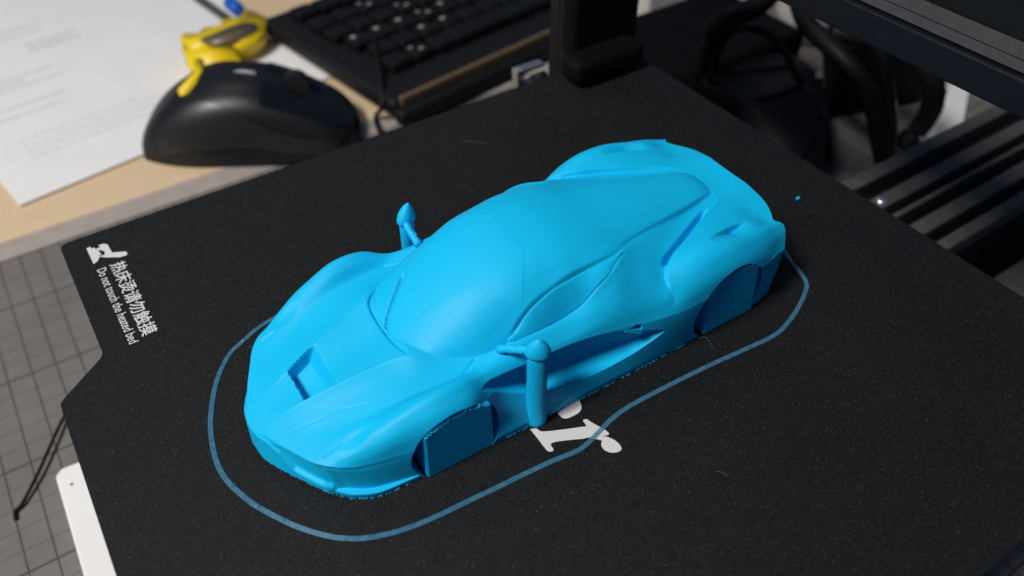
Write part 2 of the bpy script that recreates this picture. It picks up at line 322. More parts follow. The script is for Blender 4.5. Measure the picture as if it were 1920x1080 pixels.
WIN_TOPZ= ([61.5,63,69.7,78.2,91,98,101],[24.5,25.0,29.7,32.5,33.0,32.6,32.4])
WIN_LOW = ([61.5,64,75.3,82.4,88.9,91.3,98,101],[21.7,22.5,23,23,22.5,22,18.6,17.2])
WIN_LOWZ= ([61.5,64,75.3,82.4,88.9,91.3,98,101],[24.2,23.6,23.6,25.4,30.3,31.1,32.0,32.2])
def smax(a, b, k):
    h = np.clip(0.5 + 0.5*(a - b)/k, 0, 1)
    return b + (a - b)*h + k*h*(1 - h)
def sstep(a, b, x):
    t = np.clip((x - a)/(b - a), 0, 1); return t*t*(3 - 2*t)
def polydist(s, w, P):
    P = np.asarray(P, float); d = np.full(s.shape, 1e9); tt = np.zeros(s.shape); L = 0
    seg = np.linalg.norm(np.diff(P, axis=0), axis=1); tot = seg.sum()
    for a, b, l in zip(P[:-1], P[1:], seg):
        t = np.clip(((s - a[0])*(b[0]-a[0]) + (w - a[1])*(b[1]-a[1]))/max(l*l, 1e-9), 0, 1)
        q = np.hypot(s - a[0] - t*(b[0]-a[0]), w - a[1] - t*(b[1]-a[1]))
        m = q < d; d = np.where(m, q, d); tt = np.where(m, (L + t*l)/tot, tt); L += l
    return d, tt
GROOVES = []      # (points, depth, half width, one side only)
def H(s, w, sgn=1.0, window=True):
    shp = np.shape(s); s = np.asarray(s, float).ravel(); sw = np.asarray(w, float).ravel()*sgn; w = np.abs(sw)
    hb = BODY(s, w)
    hf = FENDER(s, w)
    lw = np.interp(s, *LIP_W)
    m = np.where(s < 107.3, 0.0, sstep(-0.08, 0.16, w - lw)) * sstep(107.0, 107.8, s)
    m = np.maximum(m, sstep(141.0, 143.5, s))
    ex = sstep(28.5, 31.0, w)*sstep(106, 108.5, s); m = np.maximum(m, ex*sstep(104, 109, s))
    hb = hb*(1 - m) + np.maximum(hf, hb - 3)*m
    # hood duct: opening behind the nose, its floor rising to the hood channel
    rw = np.interp(s, [8.3,12.3,16.2,20.2,24.2,28.3], [4.3,5.1,6.1,7.1,7.9,8.7])
    front = 14.1 + 0.35*np.cos(w/5.3*1.5)*0.6
    dm = sstep(front - 0.15, front + 0.2, s)*sstep(0.25, -0.25, w - (rw - 0.35))*sstep(22.6, 19.5, s)
    hb = hb - 3.8*dm
    # vent let into the rear fender
    win = 23.2 - 0.11*(s - 124)
    vm = sstep(-0.12, 0.18, w - win)*np.clip(1 - (w - win)/4.6, 0, 1)*np.clip((s - 124.5)/9, 0, 1)*sstep(141.5, 133.6, s)
    hb = hb - 2.6*vm
    # headlamp hollow
    hl = np.exp(-(((s - 19.5)/3.6)**2 + ((w - 22.8)/1.9)**2)**1.5)
    hb = hb - 0.75*hl
    hg = GREEN(s, w) - np.clip(37.5 - s, 0, None)*3.0
    we = np.interp(s, GREEN.s, GREEN.w[:, 6]); hg = hg - 0.8*sstep(0.0, 0.4, w - we)*sstep(99, 104, s)
    h = smax(hb, hg, 0.12)
    if window:
        wt = pchip(*WIN_TOP, s); zt = pchip(*WIN_TOPZ, s); wl = pchip(*WIN_LOW, s); zl = pchip(*WIN_LOWZ, s)
        f = np.clip((w - wt)/np.maximum(wl - wt, 0.05), 0, 1)
        gl = (zt - 1.1)*(1 - f) + (zl - 0.95)*f + 0.5*np.sin(f*np.pi)
        ins = sstep(-0.1, 0.25, w - wt)*sstep(-0.05, 0.2, wl - w)*((s > 61.5) & (s < 100.5))
        h = h*(1 - ins) + gl*ins
    for P, dep, hw, side in GROOVES:
        ww = sw if side else w
        d, t = polydist(s, ww, P)
        h = h - dep*np.exp(-(d/hw)**2)*np.minimum(1, 8*np.minimum(t + 0.02, 1.02 - t))
    return h.reshape(shp)
FRONT = ([0,4,7,10.7,13.8,16.9,19.9,22.7,24.5],[0.9,1.6,2.9,4.4,5.9,7.4,8.9,11.0,13.0])     # w -> s of the nose edge
REAR  = ([0,7.5,10.4,13.1,16.2,19,22,24,27.5],[154.3,154.4,154.5,154.6,154.0,152.6,150.6,152.4,150.6])
# ================================================================== the table: cutting mat and board
structure(obj('cutting_mat', newbox(-0.9, 1.3, -0.55, 0.9, -0.113, -0.110), 'mat_grey'))
bm = bmesh.new(); prism(bm, [(0.1590, -0.1098), (0.1590, -0.1092), (0.1722, -0.1075), (0.85, -0.1075), (0.85, -0.1098)], -0.6, 0.60)
for q in bm.verts: q.co = Vector((q.co.z, q.co.x, q.co.y))
bmesh.ops.recalc_face_normals(bm, faces=bm.faces[:])
wood = obj('desk_board', bm, ['pale_wood', 'board_edge'])
for q in wood.data.polygons:
    if q.center.y < 0.2: q.material_index = 1
structure(wood)

# ================================================================== print bed
bed = thing('print_bed', 'black gritty magnetic sheet on the heated printer bed, under the blue car', 'print bed')
def rounded(P, r, seg=6):
    out = []; n = len(P)
    for i in range(n):
        p, a, c = Vector(P[i]), Vector(P[i-1]), Vector(P[(i+1) % n]); rr = r[i] if isinstance(r, (list, tuple)) else r
        ta = (a-p).normalized(); tc = (c-p).normalized(); ang = ta.angle(tc); d = min(rr/math.tan(ang/2), (a-p).length*.45, (c-p).length*.45)
        s, e = p + ta*d, p + tc*d
        for k in range(seg+1):
            t = k/seg; out.append(((1-t)**2*s + 2*t*(1-t)*p + t*t*e)[:])
    return out
SH = [(0.2, 0), (0.2, -55.8), (-13.6, -66.8), (-13.9, -168), (0.2, -179), (0.2, -230.2), (235, -230.2), (235, 0)]
sheet_pts = [(x*MM, y*MM) for x, y in rounded(SH, [3, 4, 3, 3, 4, 3, 4, 4])]
obj('magnetic_sheet', prism(bmesh.new(), sheet_pts, -0.0014, 0.0), 'black_sheet', bed)
pl = [(x*MM, y*MM) for x, y in rounded([(1.5, -1.2), (1.5, -229), (233.5, -229), (233.5, -1.2)], 3)]
obj('heated_plate', prism(bmesh.new(), pl, -0.0048, -0.00142), 'bed_metal', bed)
def flat_print(name, polys, z=0.00004):
    bm = bmesh.new()
    for P in polys: prism(bm, [(x*MM, y*MM) for x, y in P], -0.00002, z)
    return obj(name, bm, 'white_print', bed)
R_ = [(84.64,-142.41),(86.09,-143.05),(86.5,-144.44),(88.62,-145.71),(92.81,-147.68),(95.66,-148.94),(97.1,-149.57),(97.36,-148.76),(97.47,-147.77),(97.99,-147.63),(98.67,-148.0),(98.91,-149.09),(99.62,-150.97),(100.32,-152.83),(100.62,-154.42),(100.18,-154.81),(99.38,-154.61),(98.64,-154.19),(99.6,-155.24),(100.43,-156.89),(100.66,-158.39),(100.46,-159.73),(99.85,-160.25),(98.91,-160.23),(97.84,-159.79),(96.91,-158.9),(96.44,-157.71),(96.59,-156.61),(97.14,-155.77),(97.65,-155.43),(97.36,-154.75),(96.43,-153.81),(95.59,-152.75),(94.09,-152.24),(92.08,-151.17),(89.69,-149.98),(87.93,-149.22),(86.88,-148.92),(86.2,-149.13),(86.08,-149.86),(85.97,-150.71),(85.41,-150.95),(84.54,-150.42),(84.41,-149.01),(84.54,-145.59),(84.59,-142.88)]
def sm2(P, n=3): return [(v.x, v.y) for v in smooth_path([(x, y, 0) for x, y in P], n, True)]
flat_print('printed_letter', [sm2(R_)])
flat_print('printed_letter', [sm2([(93.6,-137.5),(97,-136.8),(100.2,-139),(100.75,-141.2),(100.4,-142.89),(99.72,-144.19),(98.54,-145.0),(96.85,-145.16),(94.84,-144.96),(93.97,-144.52),(93.53,-143.66),(93.4,-141)])])
flat_print('hand_symbol', [[(10.5,-7.02),(12.17,-7.06),(13.11,-8.0),(13.36,-13.02),(17.07,-14.87),(17.32,-16.09),(16.9,-16.8),(14.92,-16.71),(11.2,-14.36),(10.02,-13.26),(9.98,-12.62),(11.19,-12.81),(11.5,-11.15),(10.55,-9.58),(9.5,-8.38),(11.06,-8.16)]])
flat_print('flame_symbol', [[(7.06,-6.5),(8.27,-6.3),(8.53,-7.6),(9.25,-7.33),(9.51,-8.51),(9.97,-9.07),(10.27,-10.02),(9.85,-10.68),(10.33,-11.18),(10.21,-12.34),(9.45,-12.33),(9.84,-13.2),(9.17,-13.49),(8.69,-14.52),(7.17,-15.44)]])
def lettering(name, body, x0, x1, y0, y1, offset):
    c = bpy.data.curves.new(name, 'FONT'); c.body = body; c.size = 1.0; c.offset = offset; c.resolution_u = 3
    t = bpy.data.objects.new(name, c); C.objects.link(t); bpy.context.view_layer.update()
    me = bpy.data.meshes.new_from_object(t.evaluated_get(bpy.context.evaluated_depsgraph_get()))
    bpy.data.objects.remove(t, do_unlink=True)
    n = len(me.vertices); co = np.zeros(n*3); me.vertices.foreach_get('co', co); co = co.reshape(-1, 3)
    lo, hi = co[:, :2].min(0), co[:, :2].max(0); q = (co[:, :2] - lo)/(hi - lo)
    X = x0 + q[:, 1]*(x1 - x0); Y = y0 + q[:, 0]*(y1 - y0)
    me.vertices.foreach_set('co', np.stack([X*MM, Y*MM, np.full(n, 0.00005)], 1).ravel()); me.update()
    me.materials.append(MAT['white_print']); o = bpy.data.objects.new(name, me); C.objects.link(o); o.parent = bed
    return o
lettering('printed_warning_text', '热床烫请勿触摸', 11.0, 15.75, -18.6, -55.0, 0.012)
lettering('printed_warning_text', 'Do not touch the heated bed', 7.25, 9.95, -18.9, -55.9, 0.006)
# ================================================================== the printed car
car = thing('printed_car', 'bright blue 3D-printed sports car lying on the black print bed', 'model car', (24*MM, -108.55*MM, 0), -0.020)
GROOVES += [
 ([(8.3,4.3),(16.2,6.1),(24.2,7.9),(32.5,9.4),(36.5,10.7),(40.3,12.4)], -0.24, 0.36, False),
 ([(6.7,9.7),(13.7,11.6),(20,13.5),(27.5,17.3)], 0.07, 0.3, False),
 ([(49.7,-10.1),(45.7,-6.4),(42.9,-4.1),(40.5,-2.1),(38.4,1.2)], 1.9, 0.30, True),
 ([(43.5,-12.9),(42.0,-12.4),(40.1,-10.9),(38.95,-9.4),(38.4,-6.6),(38.3,-2.9),(38.3,2.0),(38.4,6.5),(39.3,11.4)], 1.2, 0.25, True),
 ([(109.6,22.6),(113.3,20.7),(119.6,18.1),(125,15.6),(130.6,13.1),(135.5,11.2)], 2.6, 0.55, True),
 ([(53.3,20.3),(50.8,21.3),(48.2,22.6)], 0.35, 0.25, False),
 ([(11.6,20.9),(13.7,20.8),(16.2,20.9)], 0.45, 0.35, False),
]
NU, NV = 640, 170
SC, SR = 13.0, 150.6
W_EDGE = BODY
def side_w(s):
    a = pchip(BODY.s, BODY.w[:, -1], s); b2 = pchip(FENDER.s, FENDER.w[:, -1], np.clip(s, 104, 156))
    t = sstep(104, 109, s); return a*(1-t) + b2*t
u = np.linspace(0, 1, NU); v = np.sin(np.linspace(0, 1, NV)*math.pi/2*0.97)/math.sin(math.pi/2*0.97)
v = 0.45*v + 0.55*np.linspace(0, 1, NV)
sb = SC + (SR - SC)*u
wb = side_w(sb); wc_, wr_ = 24.5, wb[-1]
wb[0] = 24.5; wb = np.where(sb < 17, 24.5 + (pchip(BODY.s, BODY.w[:, -1], np.array([17.0]))[0] - 24.5)*((sb - 13)/4)**0.8, wb)
U, V = np.meshgrid(u, v, indexing='ij')
Wg = wb[:, None]*V
fr = pchip(*FRONT, v*24.5); rr_ = pchip(np.array(REAR[0])*wr_/27.5, REAR[1], v*wr_)
Sg = sb[:, None] + (1 - U)**5*(fr - SC)[None, :] + U**6*(rr_ - SR)[None, :]
def blur(Z, n):
    for _ in range(n):
        P = np.pad(Z, 1, mode='edge'); P[:, 0] = P[:, 2]
        Z = 0.25*P[:-2, 1:-1] + 0.5*P[1:-1, 1:-1] + 0.25*P[2:, 1:-1]
        P = np.pad(Z, 1, mode='edge'); P[:, 0] = P[:, 2]
        Z = 0.25*P[1:-1, :-2] + 0.5*P[1:-1, 1:-1] + 0.25*P[1:-1, 2:]
    return Z
def build_body():
    ZN = blur(H(Sg, Wg, 1.0), 1); ZF = blur(H(Sg, Wg, -1.0), 1)
    verts = []; faces = []
    # index maps: near side v=0..NV-1, far side shares v=0
    idN = np.arange(NU*NV).reshape(NU, NV)
    verts += list(zip(Sg.ravel(), -Wg.ravel(), ZN.ravel()))
    idF = np.zeros((NU, NV), int); idF[:, 0] = idN[:, 0]
    base = NU*NV; idF[:, 1:] = base + np.arange(NU*(NV-1)).reshape(NU, NV-1)
    verts += list(zip(Sg[:, 1:].ravel(), Wg[:, 1:].ravel(), ZF[:, 1:].ravel()))
    for ids, flip in ((idN, False), (idF, True)):
        a, b2, c, d = ids[:-1, :-1].ravel(), ids[1:, :-1].ravel(), ids[1:, 1:].ravel(), ids[:-1, 1:].ravel()
        q = np.stack([a, d, c, b2], 1) if not flip else np.stack([a, b2, c, d], 1)
        faces += q.tolist()
    # perimeter loop of the near half: nose centre -> corner -> along the side -> tail corner -> tail centre
    loopN = list(idN[0, :]) + list(idN[1:, -1]) + list(idN[-1, -2::-1])
    loopF = list(idF[0, :]) + list(idF[1:, -1]) + list(idF[-1, -2::-1])
    Eg = np.array([verts[i] for i in loopN]); Es, Ew = Eg[:, 0], -Eg[:, 1]; EzN = Eg[:, 2]; EzF = np.array([verts[i][2] for i in loopF])
    nF, nS = NV, NU - 1
    Bs = np.zeros(len(loopN)); Bw = np.zeros(len(loopN)); reg = np.zeros(len(loopN))
    Bw[:nF] = v*26.6; Bs[:nF] = pchip([0,5.5,7,16.3,22,26.6], [0.6,1.3,1.9,6.9,10.5,14.4], v*26.6)
    ss = 14.4 + (sb[1:] - SC)*(148 - 14.4)/(SR - SC); Bs[nF:nF+nS] = ss
    Bw[nF:nF+nS] = pchip([14.4,20.8,29.6,40,51.5,62,80,100,120,140,148], [26.6,29.7,30.5,31.5,31.6,31.6,31.8,32.0,31.7,31.3,30.0], ss)
    vr = v[-2::-1]; Bw[nF+nS:] = vr*30.3; Bs[nF+nS:] = 151 - 3*vr**3
    for _ in range(60):
        for arr in (Bs, Bw):
            k = slice(nF-40, nF+60); seg_ = arr[nF-41:nF+61]; arr[k] = 0.25*seg_[:-2] + 0.5*seg_[1:-1] + 0.25*seg_[2:]
    # lip only along the nose
    t = np.arange(len(loopN)); lip = np.where(t < nF, 1.1 + 0.6*(np.minimum(t, nF)/nF), 0.0)
    lip[nF:nF+nS] = np.interp(ss, [14.4, 22, 31], [1.7, 1.5, 0.1]); lip[nF+nS:] = 0.0; lip[nF:nF+nS] = np.where(ss > 31, 0.0, lip[nF:nF+nS])
    dirx = np.gradient(Bs); diry = np.gradient(Bw); L = np.hypot(dirx, diry) + 1e-9
    nx, ny = -diry/L, dirx/L                      # outward normal in (s, w)
    for _ in range(30):
        for arr in (nx, ny): arr[1:-1] = 0.25*arr[:-2] + 0.5*arr[1:-1] + 0.25*arr[2:]
    L = np.hypot(nx, ny); nx, ny = nx/L, ny/L
    nx[0], ny[0] = -1, 0; nx[-1], ny[-1] = 1, 0
    Is, Iw = Bs - nx*lip, Bw - ny*lip; Iw[0] = 0; Iw[-1] = 0
    front = (t < nF).astype(float); fade = np.interp(ss, [14.4, 30], [1, 0]); front2 = front.copy(); front2[nF:nF+nS] = fade
    rows = []
    fz = [0.02, 0.05] + list(np.linspace(0.08, 1.0, 34))
    for sgn, Ez, loop in ((1, EzN, loopN), (-1, EzF, loopF)):
        ring = [list(loop)]
        for f in fz:
            z = Ez + (1.9 - Ez)*f
            S_ = Es + (Is - Es)*f; W_ = Ew + (Iw - Ew)*f
            sidebulge = (1 - front2)*0.25*np.sin(math.pi*min(f, 0.5))*(1 - f)
            # under the nose edge a shallow intake, below it the raised blade of the front wing
            zw = np.interp(Ew, [0, 8, 10.5, 13.5, 20, 21.6, 22.4], [10.0, 9.4, 8.2, 4.2, 3.6, 3.0, 0.0])
            inset = -0.15*front2*sstep(18.0, 23.0, Ew)*np.exp(-((f - 0.10)/0.06)**2)
            rec = -0.75*front*sstep(8.5, 12.5, Ew)*sstep(22.4, 21.0, Ew)*sstep(-0.1, 0.7, z - zw)*sstep(0.06, 0.16, f)
            blade = 0.45*front*sstep(0.35, -0.35, z - zw)*sstep(22.2, 21.4, Ew)
            lean = front*sstep(24.0, 20.0, Ew)*(0.25*sstep(0.0, 0.12, f) + lip*f**1.1)
            o_ = inset + rec + blade + lean + sidebulge
            S_ = S_ + nx*o_; W_ = W_ + ny*o_; W_[0] = 0; W_[-1] = 0
            ring.append((S_, W_, z))
        for z, off in ((1.75, 0.0), (0.25, 0.0), (0.0, -0.25)):
            ring.append((Bs + nx*off, np.where((t == 0) | (t == len(t)-1), 0, Bw + ny*off), np.full(len(Bs), z)))
        rows.append(ring)
    prevN, prevF = rows[0][0], rows[1][0]
    n = len(prevN)
    for k in range(1, len(rows[0])):
        S_, W_, z = rows[0][k]; b0 = len(verts); verts += list(zip(S_, -W_, z)); curN = list(range(b0, b0+n))
        S_, W_, z = rows[1][k]; b1 = len(verts); verts += list(zip(S_[1:-1], W_[1:-1], z[1:-1])); curF = [curN[0]] + list(range(b1, b1+n-2)) + [curN[-1]]
        for i in range(n-1):
            faces.append((prevN[i], curN[i], curN[i+1], prevN[i+1]))
            faces.append((prevF[i], prevF[i+1], curF[i+1], curF[i]))
        prevN, prevF = curN, curF
    for i in range(n-1):
        q = [prevN[i], prevF[i], prevF[i+1], prevN[i+1]]; q2 = []
        for x in q:
            if x not in q2: q2.append(x)
        faces.append(tuple(q2))
    verts = [(x*MM, y*MM, z*MM) for x, y, z in verts]
    return verts, [], faces
def cyl_y(bm, sx, z, r, y0, y1, n=72):
    A = [bm.verts.new(((sx + r*math.cos(2*math.pi*k/n))*MM, y0*MM, (z + r*math.sin(2*math.pi*k/n))*MM)) for k in range(n)]
    B = [bm.verts.new((q.co.x, y1*MM, q.co.z)) for q in A]
    bm.faces.new(A); bm.faces.new(B[::-1])
    for k in range(n): bm.faces.new((A[k], B[k], B[(k+1) % n], A[(k+1) % n]))
body = obj('body', build_body(), 'blue_plastic', car, smooth=True)
# cutters: wheel arches and the scooped door channels
cb = bmesh.new()
for y0, y1 in ((-40, -24.5), (24.5, 40)):
    cyl_y(cb, 41.1, 8.0, 12.2, y0, y1); cyl_y(cb, 128.5, 9.5, 13.0, y0, y1)
bmesh.ops.recalc_face_normals(cb, faces=cb.faces[:])
arch_cut = obj('arch_cut', cb, 'blue_plastic', car)
cb = bmesh.new()
ZT = ([49.6,50.5,56,63,70,79,89,94,99,104.6],[19.7,19.8,19.2,18.9,19.1,19.3,17.9,16.2,14.0,11.35])
ZB = ([49.6,50.5,53,56.3,62,68,73,83,93.6,100,104.6],[19.5,19.0,16.8,14.0,10.6,7.6,7.4,6.9,7.7,9.4,11.3])
WI = ([49.6,52,56,64,75,88,98,104.6],[27.0,24.6,23.2,22.6,22.8,24.6,28.2,31.2])
for sg in (-1, 1):
    rings = []
    for s_ in np.linspace(49.6, 104.6, 90):
        zt, zb, wi = pchip(*ZT, s_), pchip(*ZB, s_), pchip(*WI, s_); zt = max(zt, zb + 0.05); mid = (zt + zb)/2
        P = [(40, zt + 1.2), (31, zt + 0.3), (28.6, zt)]
        hgt = zt - zb
        for a in np.linspace(0, 1, 9):
            ang = math.pi*a; P.append((wi + (28.6 - wi)*(1 - math.sin(ang)**0.55) if a not in (0, 1) else 28.6, mid + hgt/2*math.cos(ang)))
        P += [(31, zb - 0.25), (40, zb - 1.4)]
        rings.append([cb.verts.new((s_*MM, sg*w_*MM, z_*MM)) for w_, z_ in P])
    for A, B in zip(rings[:-1], rings[1:]):
        for k in range(len(A)): cb.faces.new((A[k], A[(k+1) % len(A)], B[(k+1) % len(A)], B[k]))
    cb.faces.new(rings[0]); cb.faces.new(rings[-1][::-1])
for sg in (-1, 1):
    A = [cb.verts.new((x*MM, sg*24.0*MM, z*MM)) for x, z in ((91.8,16.6),(97.2,13.5),(97.2,17.0),(95.6,17.6),(94.0,17.3))]
    B = [cb.verts.new((x.co.x, sg*34.0*MM, x.co.z)) for x in A]
    cb.faces.new(A); cb.faces.new(B[::-1])
    for k in range(5): cb.faces.new((A[k], B[k], B[(k+1) % 5], A[(k+1) % 5]))
bmesh.ops.recalc_face_normals(cb, faces=cb.faces[:])
scoop_cut = obj('scoop_cut', cb, 'blue_plastic', car)
for cut in (arch_cut, scoop_cut):
    md = body.modifiers.new('cut', 'BOOLEAN'); md.operation = 'DIFFERENCE'; md.object = cut; md.solver = 'MANIFOLD'
bpy.context.view_layer.update()
ev = body.evaluated_get(bpy.context.evaluated_depsgraph_get()); nm = bpy.data.meshes.new_from_object(ev)
print('body faces', len(body.data.polygons), '->', len(nm.polygons))
body.modifiers.clear(); body.data = nm
bm = bmesh.new(); bm.from_mesh(nm)
for e in bm.edges:
    if len(e.link_faces) == 2 and e.calc_face_angle(0) > math.radians(48): e.smooth = False
for q in bm.faces: q.smooth = True
bm.to_mesh(nm); bm.free()
for cut in (arch_cut, scoop_cut): bpy.data.objects.remove(cut, do_unlink=True)
# wheel blanks standing in the arches
FP = [(32.4,0),(51.4,0),(50.6,16.6),(47.5,18.0),(44,18.7),(40.5,18.8),(37,18.3),(34.6,17.1),(32.5,15.6)]
RP = [(121.0,0),(140.0,0),(138.2,17.4),(135.5,20.0),(132.2,21.0),(129,20.9),(126,20.1),(122.6,18.7),(119.9,17.0)]
for P, wo in ((FP, 31.5), (RP, 31.9)):
    for sg in (-1, 1):
        bm = bmesh.new(); prism(bm, [(a*MM, b2*MM) for a, b2 in P], 24*MM, wo*MM)
        bmesh.ops.rotate(bm, verts=bm.verts[:], cent=(0, 0, 0), matrix=Matrix.Rotation(math.pi/2, 3, 'X'))   # extrude sideways: near side at -y
        if sg > 0:
            for q in bm.verts: q.co.y = -q.co.y
            bmesh.ops.reverse_faces(bm, faces=bm.faces[:])
        bmesh.ops.bevel(bm, geom=bm.edges[:], offset=0.00032, segments=2, affect='EDGES')
        obj('wheel_blank', bm, 'blue_support', car)
        # torn bits of support left between the blank and the arch
        bm = bmesh.new(); top = P[2:]
        for (a, b2), (c, d) in zip(top[:-1], top[1:]):
            for k in range(3):
                t = (k + random.random()*0.6)/3; x, z = a + (c-a)*t, b2 + (d-b2)*t
                if random.random() < 0.5: continue
                l = 0.12 + random.random()*0.28
                box(bm, (x-l)*MM, (x+l)*MM, sg*(wo-0.9)*MM, sg*(wo+0.12)*MM, (z-0.15)*MM, (z+0.1+random.random()*0.7)*MM)
        bmesh.ops.rotate(bm, verts=bm.verts[:], cent=(0, 0, 0), matrix=Matrix.Identity(3))
        o = obj('support_fringe', bm, 'blue_support', car); o['kind'] = 'stuff'
for sg in (1, -1):
    bm = bmesh.new()
    for s_ in np.arange(97.4, 104.0, 0.45):
        zt = float(pchip(*ZT, s_)); wo = 28.9 + 2.6*(s_ - 96)/8; r = random.uniform(0.15, 0.38)
        bmesh.ops.create_icosphere(bm, subdivisions=1, radius=r*MM, matrix=Matrix.Translation((s_*MM, -sg*(wo + random.uniform(-.2, .2))*MM, (zt + random.uniform(-.15, .25))*MM)))
    o = obj('support_fringe', bm, 'blue_support', car); o['kind'] = 'stuff'
# side windows: thin panes set in their recess
def pane(sg):
    ss = np.linspace(62.6, 98.5, 90); ff = np.linspace(0.05, 0.95, 14); vs = []; fs = []
    for s_ in ss:
        wt, zt, wl, zl = (float(pchip(*q, s_)) for q in (WIN_TOP, WIN_TOPZ, WIN_LOW, WIN_LOWZ))
        for f in ff:
            z_ = (zt - 1.1)*(1 - f) + (zl - 0.95)*f + 0.5*math.sin(f*math.pi) + 0.10
            vs.append((s_*MM, -sg*(wt + (wl - wt)*f + 0.12)*MM, z_*MM))
    k = len(ff)
    for i in range(len(ss)-1):
        for j in range(k-1):
            q = (i*k+j, i*k+j+1, (i+1)*k+j+1, (i+1)*k+j); fs.append(q if sg > 0 else q[::-1])
    o = obj('side_window', (vs, [], fs), 'blue_plastic', car, smooth=True)
    md = o.modifiers.new('thickness', 'SOLIDIFY'); md.thickness = 0.0004; md.offset = -1
    return o
pane(1); pane(-1)
# windscreen: a slightly proud visor
def screen():
    wv = np.linspace(-21.0, 21.0, 120); n = 70; vs = []; fs = []
    for w_ in wv:
        a = abs(w_)
        s0 = pchip([0,6.5,9.5,11.4,13.5,16.2,18.2,21.0,21.3], [38.75,38.85,39.3,39.9,41.6,46.2,50.5,58.2,59.4], a); s1 = np.interp(a, [0,7.4,8.4,13,17.6,18.6,20.3,21.0,21.3], [76.4,75.7,75.2,72.1,68.9,67.8,63.6,60.6,59.8])
        sv = s0 + (s1 - s0)*np.linspace(0, 1, n); h = H(sv, np.full(n, a), 1.0 if w_ >= 0 else -1.0)
        e = np.minimum(np.linspace(0, 1, n)*12, 1.0)*0.05 + 0.02; e = e*(np.clip((1 - np.linspace(0, 1, n))*10, 0.15, 1) if a < 7 else 1.0 + 0.4*np.linspace(0, 1, n)**6)
        e[0] = -0.1; e[-1] = -0.1
        if a > 20.8: e[:] = -0.1
        vs += [(x*MM, -w_*MM, (z + q)*MM) for x, z, q in zip(sv, h, e)]
    for i in range(len(wv)-1):
        for j in range(n-1): fs.append((i*n+j, i*n+j+1, (i+1)*n+j+1, (i+1)*n+j))
    return obj('windscreen', (vs, [], [f[::-1] for f in fs]), 'blue_plastic', car, smooth=True)
# mirrors on their support columns
def mirror(sg):
    y = lambda w_: -sg*w_*MM
    cx, cw = (64.0, 30.9) if sg > 0 else (60.8, 30.5); lean = 0.0 if sg > 0 else 1.3
    bm = bmesh.new(); n = 28; rings = []
    def ell(cx, cw, a, b2, ang): return (cx + a*math.cos(ang)*0.83 - b2*math.sin(ang)*0.56, cw + a*math.cos(ang)*0.56 + b2*math.sin(ang)*0.83)
    for z, r, dw in [(25.9,1.0,0),(26.4,1.0,0),(27.2,0.96,0),(28.0,0.88,0.05),(28.8,0.76,0.1),(29.5,0.61,0.15),(30.1,0.45,0.2),(30.6,0.28,0.2),(30.9,0.15,0.2),(31.05,0.05,0.2)]:
        rings.append([bm.verts.new((x*MM, y(w_), z*MM)) for x, w_ in (ell(cx + lean*(1 - r), cw + dw, 3.25*r, 2.35*r, 2*math.pi*k/n) for k in range(n))])
    for A, B in zip(rings[:-1], rings[1:]):
        for k in range(n): bm.faces.new((A[k], A[(k+1) % n], B[(k+1) % n], B[k]))
    bm.faces.new(rings[0][::-1]); bm.faces.new(rings[-1]); bmesh.ops.recalc_face_normals(bm, faces=bm.faces[:])
    m = obj('mirror', bm, 'blue_plastic', car, smooth=True)
    for q in m.data.polygons:
        if q.normal.z < -0.7: q.use_smooth = False
    # arm to the door
    bm = bmesh.new(); A = Vector(((cx - (5.6 if sg > 0 else 0.6))*MM, y(22.2), 22.8*MM)); B = Vector(((cx-1.2)*MM, y(29.4), 26.7*MM))
    pts = [A.lerp(B, k/8) for k in range(9)]
    for q in pts[1:-1]: q += Vector((random.uniform(-.1, .1), random.uniform(-.1, .1), random.uniform(-.12, .12)))*MM
    tube(bm, pts, lambda t: (1.12 + 0.12*math.sin(t*19))*MM, 10)
    bmesh.ops.recalc_face_normals(bm, faces=bm.faces[:])
    obj('mirror_arm', bm, 'blue_plastic', m, smooth=True)
    bm = bmesh.new(); rings = []
    for z, a_, b_ in [(0,2.7,2.3),(0.15,3.0,2.5),(1.4,2.95,2.45),(4.2,2.65,2.1),(6.5,2.55,1.95),(10,2.5,1.95),(12.5,2.58,1.9),(18,2.5,1.95),(22,2.56,1.9),(24.5,2.5,1.9),(25.0,2.4,1.8),(25.15,1.9,1.5),(26.1,1.8,1.4)]:
        rings.append([bm.verts.new((x*MM, y(w_), z*MM)) for x, w_ in (ell(cx, cw, a_, b_, 2*math.pi*k/n) for k in range(n))])
    for A, B in zip(rings[:-1], rings[1:]):
        for k in range(n): bm.faces.new((A[k], A[(k+1) % n], B[(k+1) % n], B[k]))
    bm.faces.new(rings[0][::-1]); bm.faces.new(rings[-1]); bmesh.ops.recalc_face_normals(bm, faces=bm.faces[:])
    o = obj('support_column', bm, 'blue_support', m, smooth=True)
    for q in o.data.polygons: q.use_smooth = abs(q.normal.z) < 0.7
    return m
mirror(1); mirror(-1)
